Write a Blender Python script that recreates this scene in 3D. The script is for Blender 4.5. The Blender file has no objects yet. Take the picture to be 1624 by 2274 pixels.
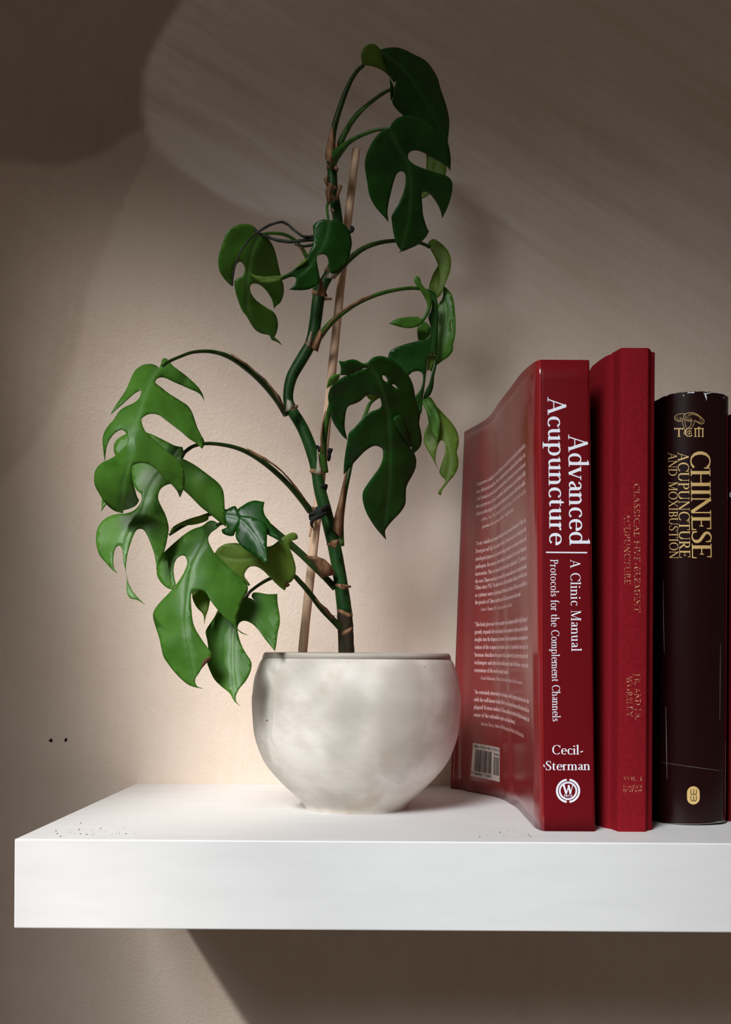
import bpy, bmesh, math, random
import numpy as np
from mathutils import Matrix, Vector, noise
from mathutils.geometry import delaunay_2d_cdt
random.seed(7)
sc = bpy.context.scene
C = sc.collection

# ---------------------------------------------------------------- camera
F, PX, PY = 2480.0, 950.0, 1445.0        # focal length and principal point for a 1624 x 2274 frame
CAMY, ZC, TH = -0.624, 0.1066, 0.0061    # camera depth, height over the shelf top, roll
cd = bpy.data.cameras.new('camera')
cam = bpy.data.objects.new('camera', cd); C.objects.link(cam)
cd.sensor_fit = 'VERTICAL'; cd.sensor_height = 36.0; cd.sensor_width = 36.0 * 1624 / 2274
cd.lens = F / 2274 * 36.0
cd.shift_x = (812 - PX) / 2274; cd.shift_y = (PY - 1137) / 2274
cd.clip_start = 0.02
cam.matrix_world = Matrix.Translation((0, CAMY, ZC)) @ Matrix.Rotation(-TH, 4, 'Y') @ Matrix.Rotation(math.pi / 2, 4, 'X')
sc.camera = cam

# ---------------------------------------------------------------- light
w = bpy.data.worlds.new('room_dusk'); sc.world = w; w.use_nodes = True
bg = w.node_tree.nodes['Background']
bg.inputs[0].default_value = (1.0, 0.80, 0.65, 1); bg.inputs[1].default_value = 0.086

def beam(name, ld, cx, cy, hw, hh, phi, rho, watts, col, D=3.0):
    """for window daylight and for fill: a lamp whose narrow spread gives the soft-edged patch of light"""
    ld = Vector(ld).normalized(); e1 = Vector((0, 0, 1)).cross(ld).normalized(); e2 = ld.cross(e1)
    l = bpy.data.lights.new(name, 'AREA'); o = bpy.data.objects.new(name, l); C.objects.link(o)
    l.shape = 'RECTANGLE'; l.size = 2 * hw; l.size_y = 2 * hh; l.spread = 2 * math.atan(rho / D); l.energy = watts; l.color = col
    ax = e1 * math.cos(phi) + e2 * math.sin(phi); ay = -e1 * math.sin(phi) + e2 * math.cos(phi)
    m = Matrix((ax, ay, ld)).transposed().to_4x4(); m.translation = Vector((-0.05, 0.15, 0.02)) + e1 * cx + e2 * cy + ld * D
    o.matrix_world = m
    return o
beam('window_light', (-1, -1.348, 1.52), -0.098, -0.041, 0.282, 0.036, -1.22, 0.138, 0.285, (1.0, 0.965, 0.925))
beam('cool_fill', (-0.50, -1, 0.83), 0.141, -0.200, 0.230, 0.459, 0.028, 0.332, 1.92, (0.95, 0.975, 1.0), D=1.1)  # unseen fill lamp, added to brighten the shelf front, pot and spines

sc.view_settings.view_transform = 'Standard'; sc.view_settings.look = 'None'
sc.view_settings.gamma = 1.0; sc.view_settings.use_curve_mapping = False
sc.view_settings.exposure = 0.0

# ---------------------------------------------------------------- geometry helpers
def unroll(u, v):
    du, dv = u - PX, v - PY; c, s = math.cos(TH), math.sin(TH)
    return PX + du * c + dv * s, PY - du * s + dv * c
def P(u, v, y):                          # photo point at depth y
    u, v = unroll(u, v); Z = y - CAMY
    return Vector(((u - PX) * Z / F, y, ZC - (v - PY) * Z / F))
def PZ(u, v, z):                         # photo point on the horizontal plane z
    u2, v2 = unroll(u, v); Z = (ZC - z) * F / (v2 - PY)
    return Vector(((u2 - PX) * Z / F, Z + CAMY, z))
def proj(p):
    Z = p[1] - CAMY; du = p[0] * F / Z; dv = (ZC - p[2]) * F / Z
    c, s = math.cos(TH), math.sin(TH)
    return PX + du * c - dv * s, PY + du * s + dv * c

def link(name, me, mats, parent=None):
    o = bpy.data.objects.new(name, me); C.objects.link(o)
    for m in (mats if isinstance(mats, (list, tuple)) else [mats]): me.materials.append(m)
    if parent is not None: o.parent = parent
    return o
def mesh(name, verts, faces, mats, parent=None, smooth=False, mi=None):
    me = bpy.data.meshes.new(name); me.from_pydata([tuple(v) for v in verts], [], faces); me.update()
    if smooth: me.polygons.foreach_set('use_smooth', [True] * len(me.polygons))
    o = link(name, me, mats, parent)
    if mi is not None: me.polygons.foreach_set('material_index', mi)
    return o
def thing(name, label, cat, loc=(0, 0, 0), group=None):
    o = bpy.data.objects.new(name, None); C.objects.link(o); o.empty_display_size = 0.02
    o['label'] = label; o['category'] = cat
    if group: o['group'] = group
    return o
def lab(o, s): o['label'] = s; return o
def bevel(o, w, seg=2):
    m = o.modifiers.new('bevel', 'BEVEL'); m.width = w; m.segments = seg; m.limit_method = 'ANGLE'; return o

def catmull(pts, n=6, closed=False):
    pts = [np.array(p, float) for p in pts]; N = len(pts); out = []
    rng = N if closed else N - 1
    for i in range(rng):
        p1, p2 = pts[i], pts[(i + 1) % N]
        p0 = pts[i - 1] if (closed or i > 0) else 2 * p1 - p2
        p3 = pts[(i + 2) % N] if (closed or i + 2 < N) else 2 * p2 - p1
        for k in range(n):
            t = k / n
            out.append(0.5 * ((2 * p1) + (-p0 + p2) * t + (2 * p0 - 5 * p1 + 4 * p2 - p3) * t * t + (-p0 + 3 * p1 - 3 * p2 + p3) * t ** 3))
    if not closed: out.append(pts[-1])
    return out
def tube_world(name, pts, mat, parent, sides=10, n=5, flat=1.0, bump=0.0):   # pts: (x, y, z, radius)
    q = catmull(pts, n) if len(pts) > 2 else [np.array(p, float) for p in pts]
    V, Fc = [], []; nr = None; N = len(q)
    for i in range(N):
        t = Vector(q[min(i + 1, N - 1)][:3] - q[max(i - 1, 0)][:3]).normalized()
        if nr is None: nr = t.orthogonal().normalized()
        nr = (nr - t * nr.dot(t)).normalized(); b = t.cross(nr)
        for k in range(sides):
            a = 2 * math.pi * k / sides; r = q[i][3]
            if bump: r *= 1 + bump * noise.noise(Vector((q[i][0] * 400 + k, q[i][1] * 400, q[i][2] * 400)))
            V.append(Vector(q[i][:3]) + nr * (math.cos(a) * r) + b * (math.sin(a) * r * flat))
    for i in range(N - 1):
        for k in range(sides):
            k2 = (k + 1) % sides
            Fc.append((i * sides + k, i * sides + k2, (i + 1) * sides + k2, (i + 1) * sides + k))
    Fc.append(tuple(range(sides - 1, -1, -1))); Fc.append(tuple(range((N - 1) * sides, N * sides)))
    return mesh(name, V, Fc, mat, parent, True)
def tube(name, pts, mat, parent, **k):   # pts: (u, v, depth, radius in photo pixels)
    w_ = []
    for (u, v, y, r) in pts:
        p = P(u, v, y); w_.append((p.x, p.y, p.z, r * (y - CAMY) / F))
    return tube_world(name, w_, mat, parent, **k)

# ---------------------------------------------------------------- materials
def new_mat(name, col=(0.5, 0.5, 0.5), rough=0.5, spec=0.5, coat=0.0):
    m = bpy.data.materials.new(name); m.use_nodes = True
    b = m.node_tree.nodes['Principled BSDF']
    b.inputs['Base Color'].default_value = (*col, 1); b.inputs['Roughness'].default_value = rough
    b.inputs['Specular IOR Level'].default_value = spec; b.inputs['Coat Weight'].default_value = coat
    return m, m.node_tree.nodes, m.node_tree.links, b
def nd(N, t, **kw):
    n = N.new(t)
    for k, v in kw.items():
        if k in n.inputs: n.inputs[k].default_value = v
        else: setattr(n, k, v)
    return n
def coords(N, L, scale=(1, 1, 1), rot=(0, 0, 0)):
    t = N.new('ShaderNodeTexCoord'); src = t.outputs['Object']
    if any(rot):
        r = N.new('ShaderNodeMapping'); r.inputs['Rotation'].default_value = rot; L.new(src, r.inputs['Vector']); src = r.outputs[0]
    m = N.new('ShaderNodeMapping'); m.inputs['Scale'].default_value = scale
    L.new(src, m.inputs['Vector']); return m.outputs[0]
def noise_n(N, L, vec, scale, detail=4, rough=0.55, dist=0.0):
    n = nd(N, 'ShaderNodeTexNoise', Scale=scale, Detail=detail, Roughness=rough, Distortion=dist); L.new(vec, n.inputs['Vector']); return n.outputs['Fac']
def ramp(N, L, fac, stops):
    r = N.new('ShaderNodeValToRGB'); e = r.color_ramp.elements
    while len(e) < len(stops): e.new(0.5)
    for i, (p, c) in enumerate(stops):
        e[i].position = p; e[i].color = (*c, 1) if len(c) == 3 else c
    L.new(fac, r.inputs[0]); return r.outputs[0]
def mix(N, L, fac, a, b, mode='MIX'):
    n = N.new('ShaderNodeMix'); n.data_type = 'RGBA'; n.blend_type = mode
    for s, v in ((0, fac), (6, a), (7, b)):
        if hasattr(v, 'is_linked') or hasattr(v, 'links'): L.new(v, n.inputs[s])
        else: n.inputs[s].default_value = v if s == 0 else (*v, 1)
    return n.outputs[2]
def math_n(N, L, op, a, b=0.0):
    n = N.new('ShaderNodeMath'); n.operation = op
    for i, v in enumerate((a, b)):
        if hasattr(v, 'links'): L.new(v, n.inputs[i])
        else: n.inputs[i].default_value = v
    return n.outputs[0]
def bump_n(N, L, b, h, strength, dist):
    n = nd(N, 'ShaderNodeBump', Strength=strength, Distance=dist); L.new(h, n.inputs['Height']); L.new(n.outputs[0], b.inputs['Normal'])
def W3(k): return (k, k, k)

# limewashed plaster wall
m_wall, N, L, B = new_mat('limewash_plaster', rough=0.75, spec=0.25)
vec = coords(N, L)
at = nd(N, 'ShaderNodeAttribute', attribute_name='tone')
at2 = nd(N, 'ShaderNodeAttribute', attribute_name='brush')
streak = noise_n(N, L, coords(N, L, (6, 1, 80), (0, math.radians(-32), 0)), 1.0, 6, 0.66)
streak2 = noise_n(N, L, coords(N, L, (150, 1, 12), (0, math.radians(-6), 0)), 1.0, 4, 0.6)
blot = noise_n(N, L, vec, 7, 5, 0.6)
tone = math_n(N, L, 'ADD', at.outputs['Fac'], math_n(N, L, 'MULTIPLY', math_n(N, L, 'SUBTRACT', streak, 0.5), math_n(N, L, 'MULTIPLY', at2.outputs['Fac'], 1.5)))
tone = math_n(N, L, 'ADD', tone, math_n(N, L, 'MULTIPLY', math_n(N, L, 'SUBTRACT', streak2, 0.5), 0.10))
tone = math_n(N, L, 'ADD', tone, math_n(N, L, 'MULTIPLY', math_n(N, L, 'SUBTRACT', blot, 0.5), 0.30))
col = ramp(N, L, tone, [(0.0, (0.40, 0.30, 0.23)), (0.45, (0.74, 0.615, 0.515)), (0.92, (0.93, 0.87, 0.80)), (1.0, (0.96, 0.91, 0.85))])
spk = noise_n(N, L, vec, 240, 2, 0.5)
col = mix(N, L, ramp(N, L, spk, [(0.76, W3(0)), (0.82, W3(0.5))]), col, (0.75, 0.70, 0.63))
L.new(col, B.inputs['Base Color'])
bh = math_n(N, L, 'ADD', math_n(N, L, 'MULTIPLY', noise_n(N, L, vec, 430, 2, 0.5), 0.75), math_n(N, L, 'ADD', noise_n(N, L, vec, 60, 3, 0.5), math_n(N, L, 'MULTIPLY', streak2, 0.15)))
bump_n(N, L, B, bh, 0.36, 0.0015)

m_hole, *_ = new_mat('bare_hole', (0.03, 0.022, 0.018), 0.9, 0.1)

# painted shelf
m_shelf, N, L, B = new_mat('white_shelf_paint', (0.82, 0.82, 0.81), 0.42, 0.35)
vec = coords(N, L)
d1 = noise_n(N, L, vec, 900, 2, 0.5); dm = noise_n(N, L, vec, 30, 3, 0.6)
speck = math_n(N, L, 'MULTIPLY', ramp(N, L, d1, [(0.735, W3(0)), (0.75, W3(1))]), ramp(N, L, dm, [(0.52, W3(0)), (0.62, W3(1))]))
haze = ramp(N, L, noise_n(N, L, coords(N, L, (6, 26, 26)), 3, 5, 0.6), [(0.35, (0.70, 0.70, 0.695)), (0.7, (0.74, 0.74, 0.738))])
L.new(mix(N, L, speck, haze, (0.35, 0.33, 0.31)), B.inputs['Base Color'])
bump_n(N, L, B, noise_n(N, L, vec, 350, 2, 0.5), 0.05, 0.001)
m_dirt, *_ = new_mat('dark_crumb', (0.05, 0.04, 0.03), 0.9, 0.1)

# lime-washed pot
m_pot, N, L, B = new_mat('whitewashed_clay', rough=0.55, spec=0.3)
vec = coords(N, L)
n1 = noise_n(N, L, coords(N, L, (1, 1, 1.6)), 16, 5, 0.55)
n2 = noise_n(N, L, coords(N, L, (14, 14, 420)), 1.0, 5, 0.6)
n3 = noise_n(N, L, coords(N, L, (10, 10, 130), (0, math.radians(-36), 0)), 1.0, 5, 0.65, 0.4)
f = math_n(N, L, 'ADD', math_n(N, L, 'MULTIPLY', n1, 0.85), math_n(N, L, 'ADD', math_n(N, L, 'MULTIPLY', n2, 0.10), math_n(N, L, 'MULTIPLY', n3, 0.18)))
col = ramp(N, L, f, [(0.38, (0.50, 0.455, 0.395)), (0.56, (0.72, 0.665, 0.595)), (0.74, (0.87, 0.825, 0.755))])
st = noise_n(N, L, vec, 26, 3, 0.5)
col = mix(N, L, ramp(N, L, st, [(0.58, W3(0)), (0.72, W3(0.6))]), col, (0.44, 0.31, 0.19))
sm = noise_n(N, L, coords(N, L, (1, 1, 0.7)), 22, 2, 0.45)
col = mix(N, L, ramp(N, L, sm, [(0.47, W3(0)), (0.62, W3(0.65))]), col, (0.44, 0.40, 0.34))
ch = noise_n(N, L, coords(N, L, (1, 1, 1.5)), 150, 2, 0.5)
col = mix(N, L, ramp(N, L, ch, [(0.735, W3(0)), (0.755, W3(0.85))]), col, (0.16, 0.09, 0.055))
L.new(col, B.inputs['Base Color'])
bump_n(N, L, B, math_n(N, L, 'ADD', n2, math_n(N, L, 'MULTIPLY', n3, 0.6)), 0.07, 0.0008)
m_rim, N, L, B = new_mat('bare_rim_clay', rough=0.5, spec=0.3)
L.new(ramp(N, L, noise_n(N, L, coords(N, L, (12, 12, 300)), 1.5, 4), [(0.3, (0.36, 0.32, 0.265)), (0.7, (0.50, 0.455, 0.39))]), B.inputs['Base Color'])
m_soil, N, L, B = new_mat('potting_soil', rough=0.95, spec=0.1)
L.new(ramp(N, L, noise_n(N, L, coords(N, L), 300, 4), [(0.3, (0.01, 0.008, 0.006)), (0.7, (0.06, 0.04, 0.028))]), B.inputs['Base Color'])

def leaf_mat(name, lo, hi, rib, rough, trans, tcol, coat=0.0):
    m, N, L, B = new_mat(name, rough=rough, spec=0.28, coat=coat)
    vec = coords(N, L)
    n = noise_n(N, L, vec, 45, 4, 0.6)
    c = ramp(N, L, n, [(0.3, lo), (0.7, hi)])
    at = nd(N, 'ShaderNodeAttribute', attribute_name='rib')
    c = mix(N, L, at.outputs['Fac'], c, rib)
    sp = noise_n(N, L, vec, 420, 2, 0.5)
    c = mix(N, L, ramp(N, L, sp, [(0.77, W3(0)), (0.80, W3(0.6))]), c, (0.30, 0.26, 0.10))
    L.new(c, B.inputs['Base Color'])
    wv = nd(N, 'ShaderNodeAttribute', attribute_name='vein')
    h = math_n(N, L, 'ADD', math_n(N, L, 'MULTIPLY', noise_n(N, L, vec, 160, 3), 0.5), wv.outputs['Fac'])
    bump_n(N, L, B, h, 0.13, 0.0012)
    if trans:
        tr = nd(N, 'ShaderNodeBsdfTranslucent'); tr.inputs[0].default_value = (*tcol, 1)
        ms = nd(N, 'ShaderNodeMixShader'); ms.inputs[0].default_value = trans
        out = N['Material Output']; L.new(B.outputs[0], ms.inputs[1]); L.new(tr.outputs[0], ms.inputs[2]); L.new(ms.outputs[0], out.inputs[0])
    return m
m_leaf_shaded = leaf_mat('shaded_leaf_upper_side', (0.005, 0.040, 0.004), (0.014, 0.080, 0.007), (0.04, 0.13, 0.03), 0.36, 0.06, (0.08, 0.28, 0.01))  # darker copy for leaves out of the beam, their shade put into the colour
m_leaf_lit = leaf_mat('lit_leaf_upper_side', (0.045, 0.145, 0.014), (0.085, 0.225, 0.025), (0.13, 0.29, 0.08), 0.40, 0.20, (0.22, 0.42, 0.04))  # lighter copy, mostly for left leaves in the light, brightness put into the colour
m_under = leaf_mat('leaf_underside', (0.10, 0.18, 0.022), (0.16, 0.26, 0.035), (0.20, 0.30, 0.07), 0.5, 0.34, (0.34, 0.48, 0.05))
m_edge, *_ = new_mat('withered_leaf_spot', (0.10, 0.04, 0.02), 0.8, 0.2)

def stem_mat(name, lo, hi, rough=0.4):
    m, N, L, B = new_mat(name, rough=rough, spec=0.2)
    v = coords(N, L, (60, 60, 22))
    n = noise_n(N, L, v, 3, 5, 0.6); L.new(ramp(N, L, n, [(0.35, lo), (0.68, hi)]), B.inputs['Base Color'])
    bump_n(N, L, B, n, 0.2, 0.001); return m
m_stem = stem_mat('green_stem', (0.006, 0.030, 0.006), (0.018, 0.072, 0.012), 0.45)
m_stemb = stem_mat('old_brown_stem', (0.008, 0.014, 0.006), (0.05, 0.03, 0.016), 0.7)
m_pet = stem_mat('green_petiole', (0.020, 0.070, 0.010), (0.055, 0.14, 0.018))
m_petd = stem_mat('dark_petiole', (0.012, 0.032, 0.006), (0.034, 0.07, 0.012))
m_sheath = stem_mat('dry_papery_sheath', (0.11, 0.050, 0.024), (0.36, 0.20, 0.105), 0.7)
m_silver = stem_mat('silvery_dry_skin', (0.16, 0.13, 0.08), (0.50, 0.46, 0.36), 0.5)
m_twine = stem_mat('dark_garden_twine', (0.006, 0.007, 0.006), (0.03, 0.032, 0.026), 0.85)
m_root = stem_mat('dry_aerial_root', (0.010, 0.012, 0.010), (0.05, 0.055, 0.045), 0.6)
m_wood, N, L, B = new_mat('bamboo_wood', rough=0.6, spec=0.3)
g = noise_n(N, L, coords(N, L, (900, 900, 9)), 1.0, 4, 0.6)
L.new(ramp(N, L, g, [(0.22, (0.34, 0.19, 0.11)), (0.42, (0.74, 0.48, 0.31)), (0.75, (0.88, 0.66, 0.46))]), B.inputs['Base Color'])
bump_n(N, L, B, g, 0.3, 0.001)

# book materials
m_red, N, L, B = new_mat('glossy_red_cover', (0.20, 0.010, 0.013), 0.17, 0.5, 0.0)
L.new(ramp(N, L, noise_n(N, L, coords(N, L, (30, 30, 4)), 2, 4, 0.6), [(0.3, (0.19, 0.009, 0.012)), (0.8, (0.24, 0.013, 0.016))]), B.inputs['Base Color'])
bump_n(N, L, B, noise_n(N, L, coords(N, L, (60, 60, 5)), 1, 2, 0.5), 0.06, 0.002)
m_redsp, *_ = new_mat('satin_red_spine', (0.125, 0.004, 0.007), 0.45, 0.06)
m_cloth, N, L, B = new_mat('red_book_cloth', (0.26, 0.012, 0.022), 0.85, 0.05)
vec = coords(N, L)
wa = nd(N, 'ShaderNodeTexWave', Scale=620, Distortion=0.6, Detail=1.0); L.new(coords(N, L, (1, 1, 1), (0, math.radians(35), 0)), wa.inputs['Vector'])
L.new(ramp(N, L, math_n(N, L, 'MULTIPLY', math_n(N, L, 'ADD', wa.outputs['Fac'], noise_n(N, L, vec, 700, 2)), 0.5), [(0.25, (0.11, 0.004, 0.008)), (0.75, (0.29, 0.011, 0.018))]), B.inputs['Base Color'])
bump_n(N, L, B, wa.outputs['Fac'], 0.25, 0.0005)
m_maroon, N, L, B = new_mat('dark_maroon_jacket', (0.012, 0.0022, 0.0026), 0.24, 0.28)
m_crim, *_ = new_mat('deep_crimson_cover', (0.14, 0.004, 0.006), 0.5, 0.3)
m_page, N, L, B = new_mat('paper_pages', rough=0.9, spec=0.1)
pw = nd(N, 'ShaderNodeTexWave', Scale=900, Distortion=1.5); pw.bands_direction = 'X'; L.new(coords(N, L), pw.inputs['Vector'])
L.new(ramp(N, L, pw.outputs['Fac'], [(0.2, (0.50, 0.46, 0.38)), (0.8, (0.72, 0.68, 0.58))]), B.inputs['Base Color'])
m_white, *_ = new_mat('white_print', (0.74, 0.77, 0.84), 0.5, 0.2)
m_pink, *_ = new_mat('pale_print', (0.80, 0.56, 0.55), 0.5, 0.2)
m_gold, *_ = new_mat('gold_print', (0.62, 0.42, 0.16), 0.4, 0.4)
m_oldgold, N, L, B = new_mat('worn_gold_print', (0.75, 0.52, 0.26), 0.4, 0.5)
n = noise_n(N, L, coords(N, L), 1400, 2, 0.5)
tr = nd(N, 'ShaderNodeBsdfTransparent'); ms = nd(N, 'ShaderNodeMixShader')
L.new(ramp(N, L, n, [(0.50, W3(0)), (0.57, W3(1))]), ms.inputs[0]); L.new(tr.outputs[0], ms.inputs[1]); L.new(B.outputs[0], ms.inputs[2]); L.new(ms.outputs[0], N['Material Output'].inputs[0])
m_label, *_ = new_mat('barcode_label_paper', (0.62, 0.54, 0.50), 0.4, 0.3)
m_black, *_ = new_mat('black_print', (0.02, 0.016, 0.015), 0.5, 0.3)
m_scuff_sheen, *_ = new_mat('pale_scuff_and_sheen', (0.22, 0.22, 0.21), 0.7, 0.2)
m_tear, *_ = new_mat('torn_paper_white', (0.62, 0.64, 0.68), 0.8, 0.2)

# ---------------------------------------------------------------- wall
YW = 0.26
HOLES = [(111, 1648), (149, 1648)]
xs = list(np.arange(-1.5, -0.40, 0.05)) + list(np.arange(-0.40, 0.32, 0.004)) + list(np.arange(0.32, 1.5, 0.05))
zs = list(np.arange(-1.1, -0.24, 0.05)) + list(np.arange(-0.24, 0.70, 0.004)) + list(np.arange(0.70, 1.9, 0.05))
nx, nz = len(xs), len(zs)
XX, ZZ = np.meshgrid(xs, zs)
Zw = YW - CAMY
UU = PX + XX * F / Zw; VV = PY + (ZC - ZZ) * F / Zw      # paint marks were measured on the wall in this frame
def sst(e0, e1, x):
    t = np.clip((x - e0) / (e1 - e0), 0, 1); return t * t * (3 - 2 * t)
def curve_side(pts, X, Y):                                # distance to a brush edge, signed
    pts = np.array(catmull(pts, 6)); d = np.full(X.shape, 1e9); sg = np.ones(X.shape)
    for a, b in zip(pts[:-1], pts[1:]):
        ab = b - a; t = np.clip(((X - a[0]) * ab[0] + (Y - a[1]) * ab[1]) / (ab @ ab + 1e-9), 0, 1)
        dx, dy = X - a[0] - t * ab[0], Y - a[1] - t * ab[1]; dd = np.hypot(dx, dy)
        cr = ab[0] * (Y - a[1]) - ab[1] * (X - a[0])
        m_ = dd < d; d = np.where(m_, dd, d); sg = np.where(m_, np.sign(cr), sg)
    return d * sg
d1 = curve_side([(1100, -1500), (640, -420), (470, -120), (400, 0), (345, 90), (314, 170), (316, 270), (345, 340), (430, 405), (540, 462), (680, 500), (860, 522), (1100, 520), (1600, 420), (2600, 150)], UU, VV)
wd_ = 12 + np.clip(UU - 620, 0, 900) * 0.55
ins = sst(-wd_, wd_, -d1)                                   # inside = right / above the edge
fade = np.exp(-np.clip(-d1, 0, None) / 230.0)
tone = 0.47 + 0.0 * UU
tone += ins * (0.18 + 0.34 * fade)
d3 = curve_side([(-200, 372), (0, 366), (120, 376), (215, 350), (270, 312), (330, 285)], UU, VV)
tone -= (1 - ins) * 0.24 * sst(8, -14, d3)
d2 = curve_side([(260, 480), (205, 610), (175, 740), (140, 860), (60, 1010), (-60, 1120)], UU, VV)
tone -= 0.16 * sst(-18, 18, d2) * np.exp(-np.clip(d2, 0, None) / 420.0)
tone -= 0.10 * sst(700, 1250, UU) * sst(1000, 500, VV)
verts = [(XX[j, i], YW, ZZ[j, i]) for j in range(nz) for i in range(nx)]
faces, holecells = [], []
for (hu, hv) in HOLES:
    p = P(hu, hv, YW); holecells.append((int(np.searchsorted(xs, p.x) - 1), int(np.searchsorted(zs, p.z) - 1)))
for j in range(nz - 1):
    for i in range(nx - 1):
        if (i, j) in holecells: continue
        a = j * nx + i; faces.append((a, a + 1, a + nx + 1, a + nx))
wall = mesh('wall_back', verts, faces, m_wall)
wall['kind'] = 'structure'
bmw = bmesh.new(); bmw.from_mesh(wall.data); bmw.verts.ensure_lookup_table()
SHAPES = [[(106, 1649.5), (110, 1646), (111, 1643.5), (113, 1645), (115.5, 1651), (114, 1652.5), (111.5, 1652), (108.5, 1652)], [(145.5, 1649), (147.5, 1644.5), (150, 1643.2), (152, 1644), (151.5, 1648.5), (149, 1651.5), (146.8, 1651.8)]]
for k, (i, j) in enumerate(holecells):                    # ragged mouths of the two old screw holes
    bmw.verts.ensure_lookup_table()
    cor = [bmw.verts[jj * nx + ii] for (ii, jj) in ((i, j), (i + 1, j), (i + 1, j + 1), (i, j + 1))]
    c = sum((v.co for v in cor), Vector()) / 4; c0 = P(HOLES[k][0], HOLES[k][1], YW)
    ring = [P(u, v, YW) - c0 + c for u, v in SHAPES[k]]
    q = [Vector((v.co.x, v.co.z)) for v in cor] + [Vector((p.x, p.z)) for p in ring]; n = len(ring)
    vo, eo, fo, ov, *_ = delaunay_2d_cdt(q, [(a, (a + 1) % 4) for a in range(4)] + [(4 + a, 4 + (a + 1) % n) for a in range(n)], [], 0, 1e-6)
    nv = [cor[o_[0]] if o_ and o_[0] < 4 else bmw.verts.new((p.x, YW, p.y)) for p, o_ in zip(vo, ov)]
    poly = np.array([(p.x, p.z) for p in ring])
    for f in fo:
        m_ = np.array([sum(vo[a].x for a in f) / 3, sum(vo[a].y for a in f) / 3])
        x_, y_ = m_; hit = False; jj_ = n - 1
        for ii_ in range(n):
            (xi, yi), (xj, yj) = poly[ii_], poly[jj_]
            if (yi > y_) != (yj > y_) and x_ < (xj - xi) * (y_ - yi) / (yj - yi) + xi: hit = not hit
            jj_ = ii_
        if not hit:
            try: bmw.faces.new([nv[a] for a in f])
            except ValueError: pass
    c = sum(ring, Vector()) / n
    hv = ring + [c + (r - c) * 0.6 + Vector((0, 0.012, 0)) for r in ring]
    mesh('screw_hole', hv, [(a, (a + 1) % n, n + (a + 1) % n, n + a) for a in range(n)] + [tuple(range(n, 2 * n))], m_hole, wall)
bmesh.ops.recalc_face_normals(bmw, faces=bmw.faces); bmw.to_mesh(wall.data); bmw.free()
extra = len(wall.data.vertices) - nx * nz
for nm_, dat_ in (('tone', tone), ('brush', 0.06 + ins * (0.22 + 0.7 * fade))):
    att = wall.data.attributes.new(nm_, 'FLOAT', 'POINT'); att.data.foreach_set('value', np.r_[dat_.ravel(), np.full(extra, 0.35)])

# ---------------------------------------------------------------- shelf
XL = -0.2304
shelf = thing('floating_shelf', 'thick white floating shelf carrying the plant and books', 'shelf')
def boxv(x0, x1, y0, y1, z0, z1):
    return [(x0, y0, z0), (x1, y0, z0), (x1, y1, z0), (x0, y1, z0), (x0, y0, z1), (x1, y0, z1), (x1, y1, z1), (x0, y1, z1)]
BOXF = [(0, 3, 2, 1), (4, 5, 6, 7), (0, 1, 5, 4), (1, 2, 6, 5), (2, 3, 7, 6), (3, 0, 4, 7)]
bevel(mesh('board', boxv(XL, 0.87, 0, YW, -0.05, 0), BOXF, m_shelf, shelf), 0.0008)
V, Fc = [], []
for k in range(70):                                       # crumbs of soil near the front corner and before the book
    if k < 45: u, v = random.gauss(215, 45), random.gauss(1848, 7)
    else: u, v = random.uniform(1050, 1180), random.uniform(1842, 1862)
    if v > 1860: continue
    p = PZ(u, v, 0.0); r = random.choice((0.00015, 0.0002, 0.0003, 0.0005)); b = len(V)
    V += [p + Vector((-r, -r * .7, 0)), p + Vector((r, -r, 0)), p + Vector((r * .8, r, 0)), p + Vector((-r, r * .9, 0)), p + Vector((0, 0, r))]
    Fc += [(b, b + 1, b + 4), (b + 1, b + 2, b + 4), (b + 2, b + 3, b + 4), (b + 3, b, b + 4)]
cr = mesh('soil_crumbs', V, Fc, m_dirt, shelf); cr['kind'] = 'stuff'; cr['label'] = 'dark soil crumbs scattered on the white shelf top'

# ---------------------------------------------------------------- plant: pot
plant = thing('potted_monstera', 'split-leaf climbing houseplant in a round whitewashed pot on the shelf', 'plant')
PC = P(792, 1700, 0.134); PCX = PC.x
prof = [(1449.5, 204.5), (1453, 205.8), (1461, 209), (1463, 208.6), (1475, 215.5), (1503, 224.5), (1535, 229.5), (1557, 231), (1600, 228.5), (1625, 226), (1650, 219.5), (1686, 205), (1714.6, 184.5), (1743, 158), (1772, 127), (1782, 117), (1788, 113.6), (1797.5, 113)]
SC = F / (0.134 - CAMY)
outer = [(r / SC, max(0.0, ZC - (v + 0.96 - PY) / SC)) for v, r in prof]
outer[-1] = (outer[-1][0], 0.0)
def lathe(name, pr, mat, parent, n=96):
    V, Fc = [], []; M = len(pr)
    for (r, z) in pr:
        for k in range(n):
            a = 2 * math.pi * k / n; V.append((PCX + r * math.cos(a), 0.134 + r * math.sin(a), z))
    for i in range(M - 1):
        for k in range(n):
            k2 = (k + 1) % n; Fc.append((i * n + k, (i + 1) * n + k, (i + 1) * n + k2, i * n + k2))
    if pr[-1][0] > 1e-4: Fc.append(tuple((M - 1) * n + k for k in range(n)))
    return mesh(name, V, Fc, mat, parent, True)
sm = [tuple(p) for p in catmull(outer[3:-2], 4)]
outer = outer[:3] + sm + outer[-2:]
inner = [(r - 0.005, z) for r, z in reversed(outer[:3] + sm) if z > 0.012]
full = outer[3:]
pot = lathe('pot', [(outer[2][0] - 0.001, outer[3][1] + 0.0005)] + full, m_pot, plant)
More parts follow.
